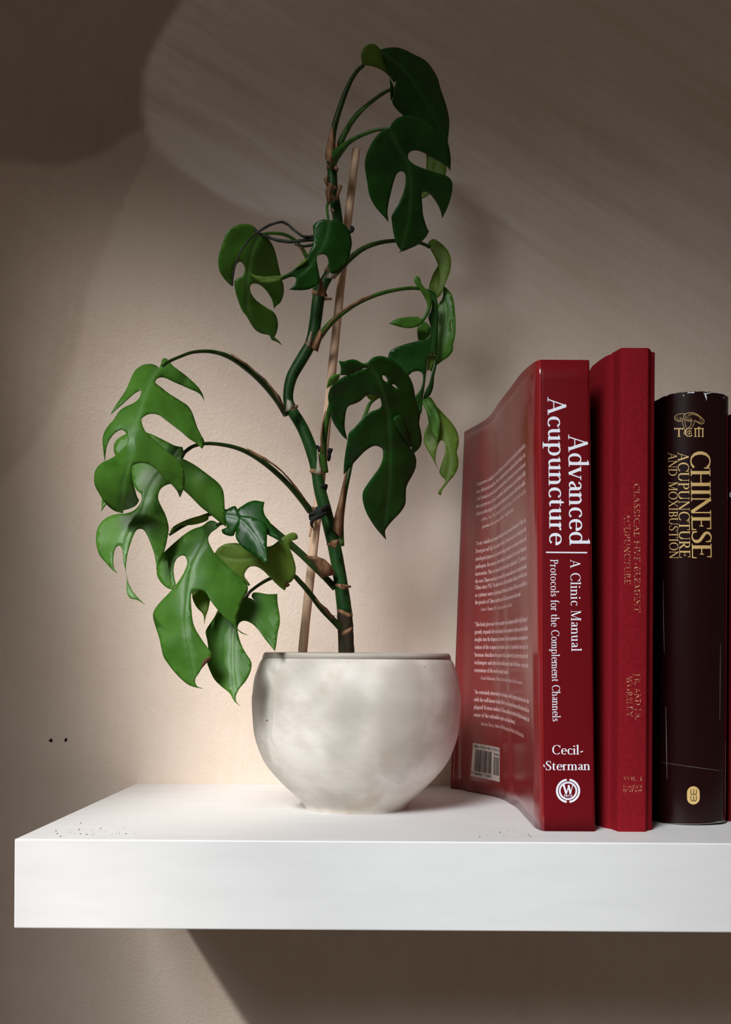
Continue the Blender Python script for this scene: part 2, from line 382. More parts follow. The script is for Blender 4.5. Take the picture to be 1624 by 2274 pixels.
lab(lathe('pot_rim', [(outer[0][0] - 0.005, outer[0][1] - 0.003), (outer[0][0] - 0.0045, outer[0][1]), (outer[0][0] - 0.0006, outer[0][1])] + [(outer[0][0], outer[0][1] - 0.0004), (outer[1][0], outer[1][1]), (outer[2][0], outer[2][1]), (outer[2][0] - 0.001, outer[2][1] - 0.0003)], m_rim, plant), 'smoother grey-brown band around the rim')
es = pot.modifiers.new('es', 'EDGE_SPLIT'); es.split_angle = math.radians(40)
lathe('pot_lining', [(0.001, 0.012)] + list(inner), m_pot, plant)
V = [(PCX, 0.134, 0.095)]; Fc = []
for ring in range(1, 9):
    for k in range(48):
        a = 2 * math.pi * k / 48; r = 0.0595 * ring / 8
        V.append((PCX + r * math.cos(a), 0.134 + r * math.sin(a), 0.093 + 0.003 * noise.noise(Vector((r * math.cos(a) * 90, r * math.sin(a) * 90, 1)))))
for k in range(48): Fc.append((0, 1 + k, 1 + (k + 1) % 48))
for ring in range(7):
    for k in range(48):
        a = 1 + ring * 48 + k; b = 1 + ring * 48 + (k + 1) % 48; Fc.append((a, a + 48, b + 48, b))
mesh('soil', V, Fc, m_soil, plant, True)

# stake
tube('stake', [(669.5, 1475, 0.152, 10.2), (683, 1340, 0.152, 10), (709, 1100, 0.151, 10), (738, 820, 0.150, 9.6), (765, 560, 0.148, 9.2), (791.5, 331, 0.146, 8.8)], m_wood, plant, sides=12, bump=0.05)
tube('stake_splinter', [(696, 1130, 0.144, 3), (691, 1165, 0.143, 3), (687, 1192, 0.143, 2)], m_wood, plant, sides=5)

# main stem in its internodes
SY = 0.134
stem = [(770, 1470, SY, 18), (768, 1400, SY, 17.5), (766, 1362, SY, 17), (758, 1300, SY, 15.5), (745, 1225, SY, 15), (727, 1150, SY, 14.5), (710, 1085, SY, 13.5), (703, 1045, SY, 12.5), (692, 1000, SY, 13.5), (672, 950, SY, 13), (647, 908, SY, 12.5), (640, 880, SY, 11.5), (648, 838, SY, 12.5), (672, 795, SY, 13), (690, 762, SY, 12.5), (700, 720, SY, 13.5), (708, 660, SY, 14), (718, 632, SY, 12), (734, 603, SY, 11), (748, 560, SY, 10.5), (752, 505, SY, 10.5), (746, 460, SY, 11.5), (740, 425, SY, 11.5), (738, 385, SY, 11), (738, 352, SY, 11)]
tube('stem', stem[2:], m_stem, plant, sides=14, n=5, bump=0.03)
lab(tube('stem_base', stem[:3], m_stemb, plant, sides=14, n=5, bump=0.12), 'old dark brown lower stem')
for (u, v, r, tilt) in ((766, 1362, 18.3, 0), (758, 1303, 16.6, 1), (741, 1212, 16.2, 3), (706, 1136, 16, -3), (702, 1050, 14.3, 1), (647, 908, 14, -4), (689, 768, 14, 5), (708, 656, 14.6, 2), (733, 604, 12, 6), (740, 443, 13.5, -5), (738, 418, 13.8, 3), (738, 375, 13, -2)):
    tube('node_ring', [(u - 2, v + 4, SY, r * 0.97), (u, v, SY, r + 0.9), (u + 2, v - 4, SY, r * 0.96)], m_sheath, plant, sides=12, n=2, bump=0.15)
for pts in ([(757, 1300, 0.124, 3), (772, 1302, 0.125, 3.2), (779, 1303, 0.128, 2)], [(655, 905, 0.126, 4), (660, 902, 0.124, 3.5)], [(722, 663, SY, 4), (736, 664, 0.13, 2.5)], [(684, 768, 0.122, 4), (687, 772, 0.121, 3)], [(748, 440, 0.126, 4), (757, 412, 0.128, 4)], [(737, 466, 0.122, 4), (742, 470, 0.121, 3)], [(745, 372, 0.125, 4.5), (750, 376, 0.124, 3.5)]):
    tube('root_bud', pts, m_sheath, plant, sides=7, n=3)

# papery sheaths (flat tapered scraps wrapped on the stalks)
def sheet(name, pts, y, mat, parent, dy=0.0):
    # pts: left/right rails [(u1,v1,u2,v2),...]; a thin curled sheet between them
    V, Fc = [], []; M = 5
    for i, (u1, v1, u2, v2) in enumerate(pts):
        for k in range(M):
            t = k / (M - 1); bulge = -0.0028 * math.sin(math.pi * t)
            V.append(P(u1 + (u2 - u1) * t, v1 + (v2 - v1) * t, y + dy * i + bulge + 0.0006 * noise.noise(Vector((i * .9, k * .8, u1)))))
    for i in range(len(pts) - 1):
        for k in range(M - 1):
            a = i * M + k; Fc.append((a, a + 1, a + M + 1, a + M))
    o = mesh(name, V, Fc, mat, parent, True)
    s = o.modifiers.new('s', 'SOLIDIFY'); s.thickness = 0.0004; return o
for r, y, m in (
    ([(697, 1051, 719, 1052), (702, 1040, 716, 1042), (704, 1020, 710, 1024), (704, 998, 706, 998)], 0.1195, m_silver),
    ([(632, 914, 656, 906), (635, 900, 652, 898), (637, 886, 646, 890)], 0.1205, m_silver),
    ([(680, 768, 694, 770), (684, 752, 694, 758), (690, 735, 695, 738)], 0.1200, m_silver),
    ([(690, 770, 706, 782), (698, 752, 712, 762), (710, 730, 718, 742)], 0.1200, m_sheath),
    ([(704, 656, 728, 658), (708, 638, 722, 642), (711, 618, 715, 620)], 0.1190, m_sheath),
    ([(718, 615, 745, 620), (728, 603, 750, 608), (733, 595, 740, 600)], 0.1200, m_silver),
    ([(722, 352, 738, 366), (724, 330, 744, 340), (730, 305, 744, 318), (737, 280, 741, 285)], 0.1215, m_sheath),
    ([(723, 410, 734, 415), (719, 398, 730, 400), (726, 390, 731, 392)], 0.1215, m_sheath),
    ([(727, 450, 735, 450), (722, 425, 738, 428), (728, 405, 742, 410)], 0.1210, m_sheath),
    ([(741, 345, 756, 338), (744, 325, 752, 328), (746, 316, 751, 318)], 0.1215, m_sheath),
    ([(730, 1215, 756, 1205), (735, 1200, 752, 1198)], 0.1175, m_sheath),
    ([(757, 1412, 786, 1400), (762, 1402, 782, 1392)], 0.1150, m_sheath)):
    sheet('stem_sheath', r, y, m, plant)

# twine ties
for pts in ([(690, 1142, 0.118, 5), (704, 1137, 0.116, 6), (722, 1128, 0.120, 5.5), (727, 1122, 0.138, 5), (712, 1124, 0.158, 5), (698, 1138, 0.160, 5), (690, 1146, 0.135, 5)],
            [(690, 1152, 0.120, 4.5), (705, 1149, 0.115, 5.5), (721, 1140, 0.118, 5), (729, 1134, 0.138, 5)],
            [(698, 1150, 0.116, 4), (693, 1158, 0.116, 4.5), (692, 1166, 0.117, 3), (696, 1172, 0.118, 1.6), (697, 1179, 0.118, 1.2)],
            [(703, 1128, 0.117, 4), (713, 1135, 0.115, 4.5), (702, 1146, 0.116, 4)]):
    tube('twine_knot', pts, m_twine, plant, sides=7, n=5, bump=0.25)
for pts in ([(728, 1004, 0.139, 4), (735, 998, 0.139, 4.5), (731, 1010, 0.140, 4), (730, 1022, 0.141, 3), (733, 1012, 0.146, 3)],
            [(704, 990, 0.138, 3), (710, 997, 0.137, 4), (708, 1002, 0.138, 3)],
            [(712, 1082, 0.130, 3), (724, 1078, 0.132, 4), (722, 1088, 0.134, 4), (716, 1110, 0.136, 4)],
            [(779, 503, 0.136, 3), (783, 508, 0.136, 5), (780, 514, 0.137, 4), (772, 512, 0.138, 3)]):
    tube('twine_tie', pts, m_twine, plant, sides=7, n=4, bump=0.25)

# ---------------------------------------------------------------- leaves
K1 = (640, 60, .2709); K2 = (460, 460, .2217); K3 = (680, 500, .2340); K4 = (700, 760, .2217); K5 = (190, 760, .2032); K6 = (190, 960, .3017)
def cv(K, pts): return [(K[0] + p[0] * K[2], K[1] + p[1] * K[2]) + tuple(p[2:]) for p in pts]
def smooth_outline(pts, step=5.0):
    # closed outline; a point with a third value is a sharp corner
    n = len(pts); out = []
    q = [np.array(p[:2], float) for p in pts]; cor = [len(p) > 2 for p in pts]
    for i in range(n):
        p1, p2 = q[i], q[(i + 1) % n]
        p0 = 2 * p1 - p2 if cor[i] else q[i - 1]
        p3 = 2 * p2 - p1 if cor[(i + 1) % n] else q[(i + 2) % n]
        d01, d12, d23 = (max(np.linalg.norm(b - a), 1e-3) for a, b in ((p0, p1), (p1, p2), (p2, p3)))
        m1 = (p2 - p0) / (d01 + d12) * d12; m2 = (p3 - p1) / (d12 + d23) * d12
        k = max(1, int(round(d12 / step)))
        for j in range(k):
            t = j / k; t2, t3 = t * t, t ** 3
            out.append((2 * t3 - 3 * t2 + 1) * p1 + (t3 - 2 * t2 + t) * m1 + (-2 * t3 + 3 * t2) * p2 + (t3 - t2) * m2)
    return np.array(out)
def inside(poly, pts):
    x, y = pts[:, 0], pts[:, 1]; c = np.zeros(len(pts), bool); j = len(poly) - 1
    for i in range(len(poly)):
        xi, yi = poly[i]; xj, yj = poly[j]
        hit = ((yi > y) != (yj > y)) & (x < (xj - xi) * (y - yi) / (yj - yi + 1e-12) + xi); c ^= hit; j = i
    return c
def near_poly(line, pts):
    best = np.full(len(pts), 1e9); side = np.ones(len(pts)); tt = np.zeros(len(pts)); acc = 0.0
    tot = sum(np.linalg.norm(b - a) for a, b in zip(line[:-1], line[1:]))
    for a, b in zip(line[:-1], line[1:]):
        ab = b - a; l = np.linalg.norm(ab) + 1e-9
        t = np.clip(((pts - a) @ ab) / (l * l), 0, 1); d = np.linalg.norm(pts - a - t[:, None] * ab, axis=1)
        s = np.sign(ab[0] * (pts[:, 1] - a[1]) - ab[1] * (pts[:, 0] - a[0])); m_ = d < best
        best = np.where(m_, d, best); side = np.where(m_, s, side); tt = np.where(m_, (acc + t * l) / tot, tt); acc += l
    return best, side, tt
def leaf(label, K, patches, mid, y0, a=0.0, b=0.0, fold=0.15, curv=2.0, asym=0.0, bow=0.0, parent=None, ref=None, wave=0.0012, name='leaf'):
    """patches: [(outline, material index, depth offset, holes)]; mid: midrib from base to tip"""
    mid = np.array(catmull([p[:2] for p in cv(K, mid)], 8)); ref = mid[0] if ref is None else np.array(ref)
    allV, allF, allM, rib, vein = [], [], [], [], []
    for pt in patches:
        outl, mi, off = pt[0], pt[1], pt[2]; holes = [smooth_outline(cv(K, h), 4) for h in (pt[3] if len(pt) > 3 else [])]
        O = smooth_outline(cv(K, outl))
        lo, hi = O.min(0), O.max(0); st = 7.5
        gx, gy = np.meshgrid(np.arange(lo[0], hi[0], st), np.arange(lo[1], hi[1], st * .866)); gx = gx + (np.arange(gx.shape[0]) % 2)[:, None] * st / 2
        G = np.stack([gx.ravel(), gy.ravel()], 1)
        tg = np.gradient(mid, axis=0); tg /= np.linalg.norm(tg, axis=1)[:, None] + 1e-9; nn = np.stack([-tg[:, 1], tg[:, 0]], 1)
        R = np.concatenate([mid, mid + nn * 3.2, mid - nn * 3.2])
        def keep(Q, dist):
            if not len(Q): return Q
            Q = Q[inside(O, Q)]
            for h in holes: Q = Q[~inside(h, Q)] if len(Q) else Q
            for ln in [O] + holes:
                if len(Q): Q = Q[near_poly(np.vstack([ln, ln[:1]]), Q)[0] > dist]
            return Q
        R = keep(R, 2.5); G = keep(G, 3.2)
        if len(R) and len(G): G = G[near_poly(mid, G)[0] > 5.5]
        pts = [O] + holes; edges = []; base = 0
        for ln in pts:
            n = len(ln); edges += [(base + i, base + (i + 1) % n) for i in range(n)]; base += n
        allp = np.concatenate(pts + [R.reshape(-1, 2), G.reshape(-1, 2)])
        vo, eo, fo, *_ = delaunay_2d_cdt([Vector(p) for p in allp], edges, [], 0, 1e-4)
        vo = np.array([tuple(v) for v in vo]); fo = np.array([f for f in fo if len(f) == 3])
        cen = vo[fo].mean(1); ok = inside(O, cen)
        for h in holes: ok &= ~inside(h, cen)
        fo = fo[ok]
        d, sd, t = near_poly(mid, vo); k = (y0 - CAMY) / F
        s = d * k; X = (vo[:, 0] - ref[0]) * k; Zz = -(vo[:, 1] - ref[1]) * k
        y = y0 + off + a * X + b * Zz + fold * (np.sqrt(s * s + 0.003 ** 2) - 0.003) + curv * s * s + asym * sd * s + bow * (t - 0.5) ** 2
        y = y + 0.0007 * np.exp(-(s / 0.0011) ** 2) + wave * np.array([noise.noise(Vector((p[0] * .022, p[1] * .022, y0 * 100))) for p in vo])
        bi = len(allV)
        allV += [P(p[0], p[1], yy) for p, yy in zip(vo, y)]
        for f in fo:
            p0, p1, p2 = vo[f[0]], vo[f[1]], vo[f[2]]
            cr = (p1[0] - p0[0]) * (p2[1] - p0[1]) - (p1[1] - p0[1]) * (p2[0] - p0[0])
            f = f[::-1] if cr > 0 else f
            allF.append(tuple(int(i) + bi for i in f)); allM.append(mi)
        rib += list(np.exp(-(s / 0.0011) ** 2) * 0.75 * (1 - 0.5 * t)); vein += list(0.5 + 0.5 * np.sin((t * 9 - s * 160) * 3.0) * np.clip(s / 0.004, 0, 1))
    mats = [m_leaf_shaded, m_under, m_leaf_lit, m_edge]
    o = mesh(name, allV, allF, mats, parent or plant, True, allM)
    for nm, dat in (('rib', rib), ('vein', vein)):
        at_ = o.data.attributes.new(nm, 'FLOAT', 'POINT'); at_.data.foreach_set('value', dat)
    sl = o.modifiers.new('solid', 'SOLIDIFY'); sl.thickness = 0.00045; sl.offset = 0.0
    if label: o['label'] = label
    return o
FWD = 0.062                              # the left group of leaves reaches this far forward of the stem
def petiole(lf, pts, mat=None, fwd=0.0):
    n = len(pts) - 1
    return tube('petiole', [(u, v, y - fwd * i / n, r) for i, (u, v, y, r) in enumerate(pts)], mat or m_pet, lf, sides=10, n=6)
def psheath(lf, rails, y, mat=None, dy=0.0, fwd=0.0, f0=0.1, f1=0.08): return sheet('petiole_sheath', rails, y - fwd * f0, mat or m_sheath, lf, dy - fwd * f1)

# top leaf, folded so that its pale underside shows on the left
l1 = leaf('dark top leaf with its pale underside folded over', K1, [
    ([(610, 312, 1), (598, 230), (615, 180), (650, 147), (690, 136), (725, 150), (762, 195), (800, 280), (826, 345), (834, 408, 1), (790, 368), (740, 340), (690, 323), (650, 317)], 1, 0.004),
    ([(752, 185, 1), (820, 170), (890, 168), (950, 185), (1040, 230), (1120, 272), (1180, 340), (1225, 420), (1250, 510), (1275, 580), (1300, 660), (1320, 770), (1316, 860), (1306, 960, 1), (1150, 900), (1000, 800), (945, 727, 1), (895, 680), (856, 622), (858, 570), (868, 500), (886, 440), (850, 395), (832, 400, 1), (822, 345), (800, 280)], 0, 0.0),
    ([(832, 400, 1), (838, 430), (858, 470), (860, 520), (855, 575), (842, 605, 1), (838, 520), (836, 450)], 0, 0.002),
    ([(830, 385, 1), (860, 405), (885, 430, 1), (872, 455), (845, 425)], 1, 0.004)],
    [(760, 200), (900, 300), (1050, 480), (1180, 700), (1290, 930)], 0.122, a=0.75, b=-0.25, fold=0.25, curv=2)
petiole(l1, [(735, 345, 0.130, 8), (741, 290, 0.128, 7), (755, 240, 0.127, 6.2), (775, 188, 0.126, 5), (793, 158, 0.126, 4.2), (808, 145, 0.126, 4)], m_petd)
# pale leaf hanging behind it
l3 = leaf('pale green underside of the leaf behind the top two leaves', K1, [
    ([(860, 500, 1), (1000, 480), (1150, 560), (1230, 760), (1298, 1040), (1300, 1130), (1290, 1215), (1230, 1310), (1130, 1392), (1095, 1408, 1), (1085, 1375), (1120, 1260), (1132, 1150), (1130, 1040), (1050, 850), (950, 680)], 1, 0.0)],
    [(860, 505), (1050, 620), (1180, 850), (1220, 1100), (1150, 1350)], 0.185, a=-0.15, b=0.1, fold=0.1)
petiole(l3, [(753, 326, 0.134, 7), (765, 298, 0.134, 6.5), (790, 258, 0.136, 5.5), (820, 230, 0.146, 4.5), (850, 208, 0.165, 4), (874, 196, 0.184, 3.6)])
psheath(l3, [(769, 282, 776, 288), (785, 258, 795, 262), (805, 240, 812, 243), (822, 229, 823, 231)], 0.133, m_pet)
# second leaf, cut into lobes
l2 = leaf('dark lobed leaf hanging lowest of the three at the top', K1, [
    ([(820, 832, 1), (850, 790), (890, 750), (945, 728), (1010, 725), (1070, 740), (1130, 775), (1190, 820), (1250, 875), (1300, 930), (1318, 980), (1330, 1050), (1333, 1110), (1328, 1180, 1), (1310, 1150), (1270, 1120), (1210, 1085), (1150, 1050), (1100, 1025), (1050, 1012), (1010, 1018), (985, 1040), (983, 1070), (1000, 1100), (1040, 1130), (1100, 1155), (1170, 1180), (1240, 1200), (1290, 1215), (1330, 1245), (1347, 1290), (1340, 1370), (1310, 1470), (1265, 1565, 1), (1255, 1520), (1230, 1460), (1190, 1400), (1150, 1360), (1110, 1350), (1090, 1370), (1095, 1410), (1100, 1470), (1105, 1530), (1120, 1590), (1140, 1650), (1155, 1675, 1), (1130, 1720), (1070, 1780), (1010, 1810), (950, 1835), (900, 1850, 1), (925, 1835, 1), (890, 1780), (865, 1690), (852, 1600), (848, 1555), (870, 1510), (910, 1440), (945, 1360), (963, 1280), (963, 1215), (945, 1185), (920, 1183), (890, 1205), (868, 1260), (845, 1350), (825, 1440), (815, 1520), (825, 1600, 1), (790, 1560), (745, 1510), (700, 1450), (665, 1370), (650, 1280), (635, 1190), (630, 1110), (645, 1040), (675, 970), (720, 900), (770, 850), (800, 838)], 0, 0.0)],
    [(820, 835), (880, 940), (950, 1060), (990, 1180), (1000, 1350), (985, 1550), (950, 1700), (915, 1840)], 0.100, a=0.50, b=-0.45, fold=0.12, curv=2.5)
petiole(l2, [(736, 362, 0.128, 12), (744, 346, 0.122, 12), (758, 331, 0.117, 9), (775, 316, 0.112, 5.5), (800, 302, 0.106, 4.3), (835, 289, 0.101, 3.8), (862, 286, 0.0995, 3.6)])

# small folded leaf in front of the stem
l4 = leaf('small dark leaf in front of the stem and stake', K2, [
    ([(1215, 136, 1), (1180, 122), (1140, 130), (1100, 150), (1062, 185), (1065, 240), (1068, 300), (1060, 370), (1035, 430), (1003, 500), (960, 560), (900, 605), (830, 655), (745, 690, 1), (745, 735, 1), (790, 716), (830, 700), (870, 697), (895, 712), (893, 742), (868, 785), (820, 825, 1), (890, 833), (960, 832), (1030, 820), (1080, 790), (1120, 760), (1132, 735), (1125, 680), (1110, 600), (1100, 540), (1103, 490), (1130, 475), (1180, 475), (1205, 500), (1220, 560), (1230, 650), (1250, 668), (1290, 660), (1330, 630), (1380, 580), (1420, 510), (1435, 450), (1450, 370), (1440, 290), (1425, 240), (1400, 200), (1360, 165), (1310, 135), (1270, 125), (1232, 133)], 0, 0.0),
    ([(1000, 505, 1), (1005, 545, 1), (940, 590), (830, 650), (735, 730), (640, 756), (580, 760), (520, 745), (460, 700), (415, 650, 1), (480, 681), (580, 695), (680, 690), (760, 682), (850, 640), (920, 570)], 1, -0.0012)],
    [(1215, 138), (1200, 250), (1160, 370), (1100, 470), (1020, 590), (900, 690), (760, 715), (600, 720)], 0.104, a=0.22, b=-0.15, fold=0.15, curv=3)
petiole(l4, [(736, 442, 0.128, 3.4), (727, 455, 0.118, 3.2), (727, 470, 0.110, 3), (730, 492, 0.104, 3)])
l5 = leaf('left leaf at mid height with a twisted tip', K2, [
    ([(500, 222, 1), (470, 192), (440, 178), (400, 168), (330, 172), (260, 200), (200, 250), (165, 330), (135, 420), (115, 500), (113, 570), (125, 640), (160, 700), (200, 750), (245, 790, 1), (255, 740), (258, 690), (270, 630), (290, 575), (320, 548), (345, 550), (365, 575), (380, 605), (378, 640), (360, 685), (340, 700), (300, 715), (275, 740), (275, 790), (290, 870), (320, 960), (355, 1040), (400, 1100), (440, 1170), (470, 1215), (510, 1250), (560, 1270), (625, 1285), (645, 1330, 1), (700, 1350), (755, 1387, 1), (720, 1340), (675, 1300), (690, 1270), (705, 1220), (708, 1160), (695, 1100), (665, 1050), (600, 1010), (540, 970), (480, 920), (440, 860), (428, 810), (440, 775), (480, 765), (530, 780), (580, 820), (625, 880), (655, 940), (672, 1015, 1), (690, 990), (730, 960), (755, 910), (768, 850), (765, 780), (745, 710), (725, 630), (700, 520), (680, 440), (650, 370), (610, 315), (560, 275), (528, 258)], 2, 0.0)],
    [(535, 268), (490, 350), (450, 450), (415, 600), (405, 700), (410, 850), (400, 1000), (450, 1100), (540, 1200), (650, 1300), (740, 1375)], 0.124, a=0.6, b=-0.45, fold=0.2, curv=3)
petiole(l5, [(702, 660, 0.134, 6), (698, 620, 0.138, 5.5), (690, 590, 0.140, 5), (680, 568, 0.140, 5), (668, 548, 0.138, 4.6), (650, 530, 0.134, 4.2), (628, 520, 0.130, 3.8), (600, 518, 0.126, 3.4), (580, 521, 0.124, 3.2)])
psheath(l5, [(672, 560, 677, 556), (664, 549, 667, 545), (655, 539, 657, 536)], 0.130)
# aerial roots
for pts in ([(702, 525, 0.110, 4), (677, 526, 0.106, 3.2), (664, 519, 0.105, 3), (650, 508, 0.106, 3), (637, 497, 0.108, 3), (624, 493, 0.110, 3), (604, 498, 0.110, 3), (589, 505, 0.109, 3), (575, 514, 0.108, 2.6), (560, 526, 0.107, 2), (546, 542, 0.107, 2), (533, 562, 0.108, 2), (524, 586, 0.108, 2), (519, 604, 0.109, 2.2), (516, 635, 0.110, 1.6)],
            [(700, 531, 0.110, 4.5), (673, 534, 0.107, 3.8), (644, 537, 0.107, 3.8), (615, 533, 0.109, 3.6), (593, 526, 0.110, 3.4), (575, 518, 0.111, 3), (563, 508, 0.112, 2)],
            [(696, 543, 0.115, 3.4), (677, 547, 0.114, 3), (655, 543, 0.116, 2)]):
    tube('aerial_root', pts, m_root, plant, sides=8, n=5, bump=0.3)

# right hand leaves
l6 = leaf('pale arching leaf at the right under the top group', K3, [
    ([(1155, 172, 1), (1180, 146), (1210, 132), (1250, 150), (1310, 200), (1350, 250), (1375, 320), (1375, 390), (1360, 460), (1330, 530), (1310, 580), (1290, 640), (1270, 670), (1246, 692, 1), (1225, 650), (1252, 600), (1268, 520), (1265, 440), (1250, 375), (1230, 320), (1195, 255)], 1, 0.0),
    ([(1253, 385, 1), (1210, 460), (1180, 540), (1168, 600), (1200, 615), (1243, 690, 1), (1262, 600), (1272, 510), (1266, 440)], 1, 0.006),
    ([(1310, 580, 1), (1350, 615), (1385, 662), (1405, 740), (1415, 850), (1420, 950), (1415, 1050), (1395, 1140), (1395, 1190), (1350, 1250), (1290, 1290), (1235, 1332, 1), (1225, 1200), (1225, 1000), (1230, 850), (1250, 760), (1285, 715), (1302, 660), (1300, 610)], 2, 0.006, [[(1375, 900), (1383, 930), (1387, 1010), (1378, 985)]])],
    [(1160, 180), (1290, 330), (1300, 480), (1290, 620), (1330, 800), (1310, 1050), (1260, 1290)], 0.168, a=-0.2, b=0.10, fold=0.15, curv=1, bow=0.02)
petiole(l6, [(742, 608, 0.134, 9), (760, 590, 0.136, 8), (780, 572, 0.137, 6.5), (805, 553, 0.139, 5.8), (835, 541, 0.142, 5), (872, 535, 0.154, 4.3), (915, 536, 0.161, 3.8), (938, 541, 0.165, 3.8), (955, 549, 0.168, 4)], m_petd)
l7 = leaf('dark leaf seen edge on at the right with curled lobes', K3, [
    ([(1140, 602, 1), (1180, 610), (1220, 640), (1240, 690), (1250, 760), (1252, 900), (1246, 1100), (1240, 1240), (1220, 1230), (1190, 1225), (1160, 1250), (1150, 1300), (1140, 1400), (1120, 1560), (1105, 1660), (1090, 1790), (1030, 1790, 1), (1020, 1640), (1040, 1610), (1080, 1570), (1105, 1510), (1112, 1440), (1100, 1400), (1060, 1385), (1000, 1400), (970, 1430), (870, 1380), (800, 1330), (778, 1270), (795, 1200), (840, 1165), (940, 1130), (1080, 1095), (1140, 1080), (1172, 1050), (1180, 960), (1160, 860), (1190, 800), (1195, 720), (1180, 660)], 0, 0.0),
    ([(1062, 590, 1), (1030, 540), (1028, 505), (1055, 482), (1075, 495), (1098, 560), (1130, 600), (1170, 640), (1194, 700), (1190, 770), (1160, 850), (1112, 920), (1060, 960), (980, 978), (900, 968), (840, 950), (785, 935, 1), (850, 895), (950, 873), (1060, 868, 1), (1090, 890), (1125, 845), (1152, 770), (1140, 720), (1110, 660), (1085, 620)], 2, -0.004),
    ([(1062, 950, 1), (1110, 912), (1150, 930), (1175, 970), (1178, 1030), (1140, 1078), (1065, 1095, 1), (1055, 1010)], 2, 0.004),
    ([(1160, 1250, 1), (1200, 1225), (1225, 1240), (1220, 1300), (1190, 1390, 1), (1170, 1370), (1150, 1390)], 1, 0.003),
    ([(1225, 1240, 1), (1237, 1330), (1216, 1430), (1205, 1540), (1170, 1622), (1110, 1655, 1), (1130, 1580), (1170, 1500), (1195, 1390), (1215, 1310)], 0, 0.002)],
    [(1140, 604), (1215, 700), (1220, 900), (1200, 1100), (1170, 1300), (1120, 1550), (1060, 1780)], 0.150, a=0.45, b=-0.15, fold=0.2, curv=2)
petiole(l7, [(698, 765, 0.134, 8), (712, 745, 0.131, 7.5), (735, 717, 0.127, 6.2), (765, 692, 0.125, 5.4), (800, 670, 0.126, 4.8), (845, 652, 0.131, 4.4), (890, 642, 0.138, 4), (925, 640, 0.144, 4), (945, 645, 0.149, 4)])
psheath(l7, [(715, 745, 719, 738), (732, 718, 736, 712), (760, 693, 763, 687), (800, 669, 801, 664), (826, 657, 826, 655)], 0.1215, dy=-0.001)
l8 = leaf('largest dark lobed leaf hanging right of the stem', K4, [
    ([(520, 216, 1), (545, 185), (580, 155), (640, 137), (700, 145), (760, 170), (830, 220), (890, 285), (940, 340), (970, 400), (990, 470), (1005, 560), (1030, 650), (1052, 720), (1042, 810), (1060, 900), (1068, 980), (1055, 1040), (1020, 1085), (990, 1110, 1), (975, 1080), (1000, 1130), (1013, 1180), (1005, 1260), (975, 1330), (930, 1410), (912, 1460), (908, 1540), (905, 1610), (885, 1660), (840, 1720), (780, 1780), (730, 1840), (700, 1895), (712, 1978, 1), (680, 1945), (640, 1900), (600, 1850), (560, 1790), (520, 1720), (490, 1640), (475, 1560), (480, 1500), (500, 1460), (540, 1400), (590, 1330), (640, 1260), (675, 1180), (682, 1120), (675, 1070), (640, 1045), (600, 1037), (560, 1050), (500, 1090), (450, 1140), (390, 1205), (330, 1275), (285, 1327, 1), (290, 1220), (305, 1100), (325, 990), (340, 910), (400, 850), (480, 760), (550, 700), (620, 675), (655, 655), (667, 630), (655, 570), (640, 545), (600, 525), (540, 518), (500, 545), (450, 590), (390, 618), (340, 635), (315, 670), (300, 760), (296, 850), (310, 920), (325, 980, 1), (280, 945), (230, 880), (180, 800), (150, 710), (135, 600), (130, 540), (150, 470), (200, 405), (270, 355), (370, 310), (460, 275), (525, 262), (490, 258), (430, 290), (350, 325), (250, 328, 1), (258, 290), (255, 240), (235, 185, 1), (290, 192), (330, 178), (390, 172), (440, 190), (480, 212)], 0, 0.0,
     [[(672, 332), (690, 330), (726, 372), (722, 400), (690, 382), (673, 352)], [(768, 425), (790, 420), (830, 465), (800, 452)], [(950, 1045), (966, 1048), (970, 1074), (958, 1066)]]),
    ([(250, 320, 1), (190, 322), (150, 350), (125, 410), (118, 462, 1), (150, 437), (205, 405), (238, 365)], 2, -0.002),
    ([(780, 770, 1), (820, 735), (860, 735), (890, 780), (920, 860), (945, 950), (957, 1050, 1), (900, 970), (830, 870)], 0, -0.003),
    ([(505, 520, 1), (560, 512), (610, 520), (645, 550), (600, 575), (570, 582), (530, 560)], 1, 0.003)],
    [(530, 215), (600, 310), (650, 430), (690, 560), (720, 700), (740, 900), (745, 1100), (740, 1350), (720, 1600), (700, 1800), (708, 1960)], 0.092, a=0.55, b=-0.55, fold=0.12, curv=2)
petiole(l8, [(722, 1050, 0.134, 8), (718, 1010, 0.131, 7.5), (722, 960, 0.124, 6.6), (729, 922, 0.118, 5.6), (738, 890, 0.113, 5), (760, 850, 0.108, 4.4), (795, 818, 0.100, 4), (818, 808, 0.0955, 3.6)], m_pet)
psheath(l8, [(714, 1010, 718, 1005), (711, 970, 716, 968), (715, 940, 719, 940), (722, 912, 724, 914)], 0.121)
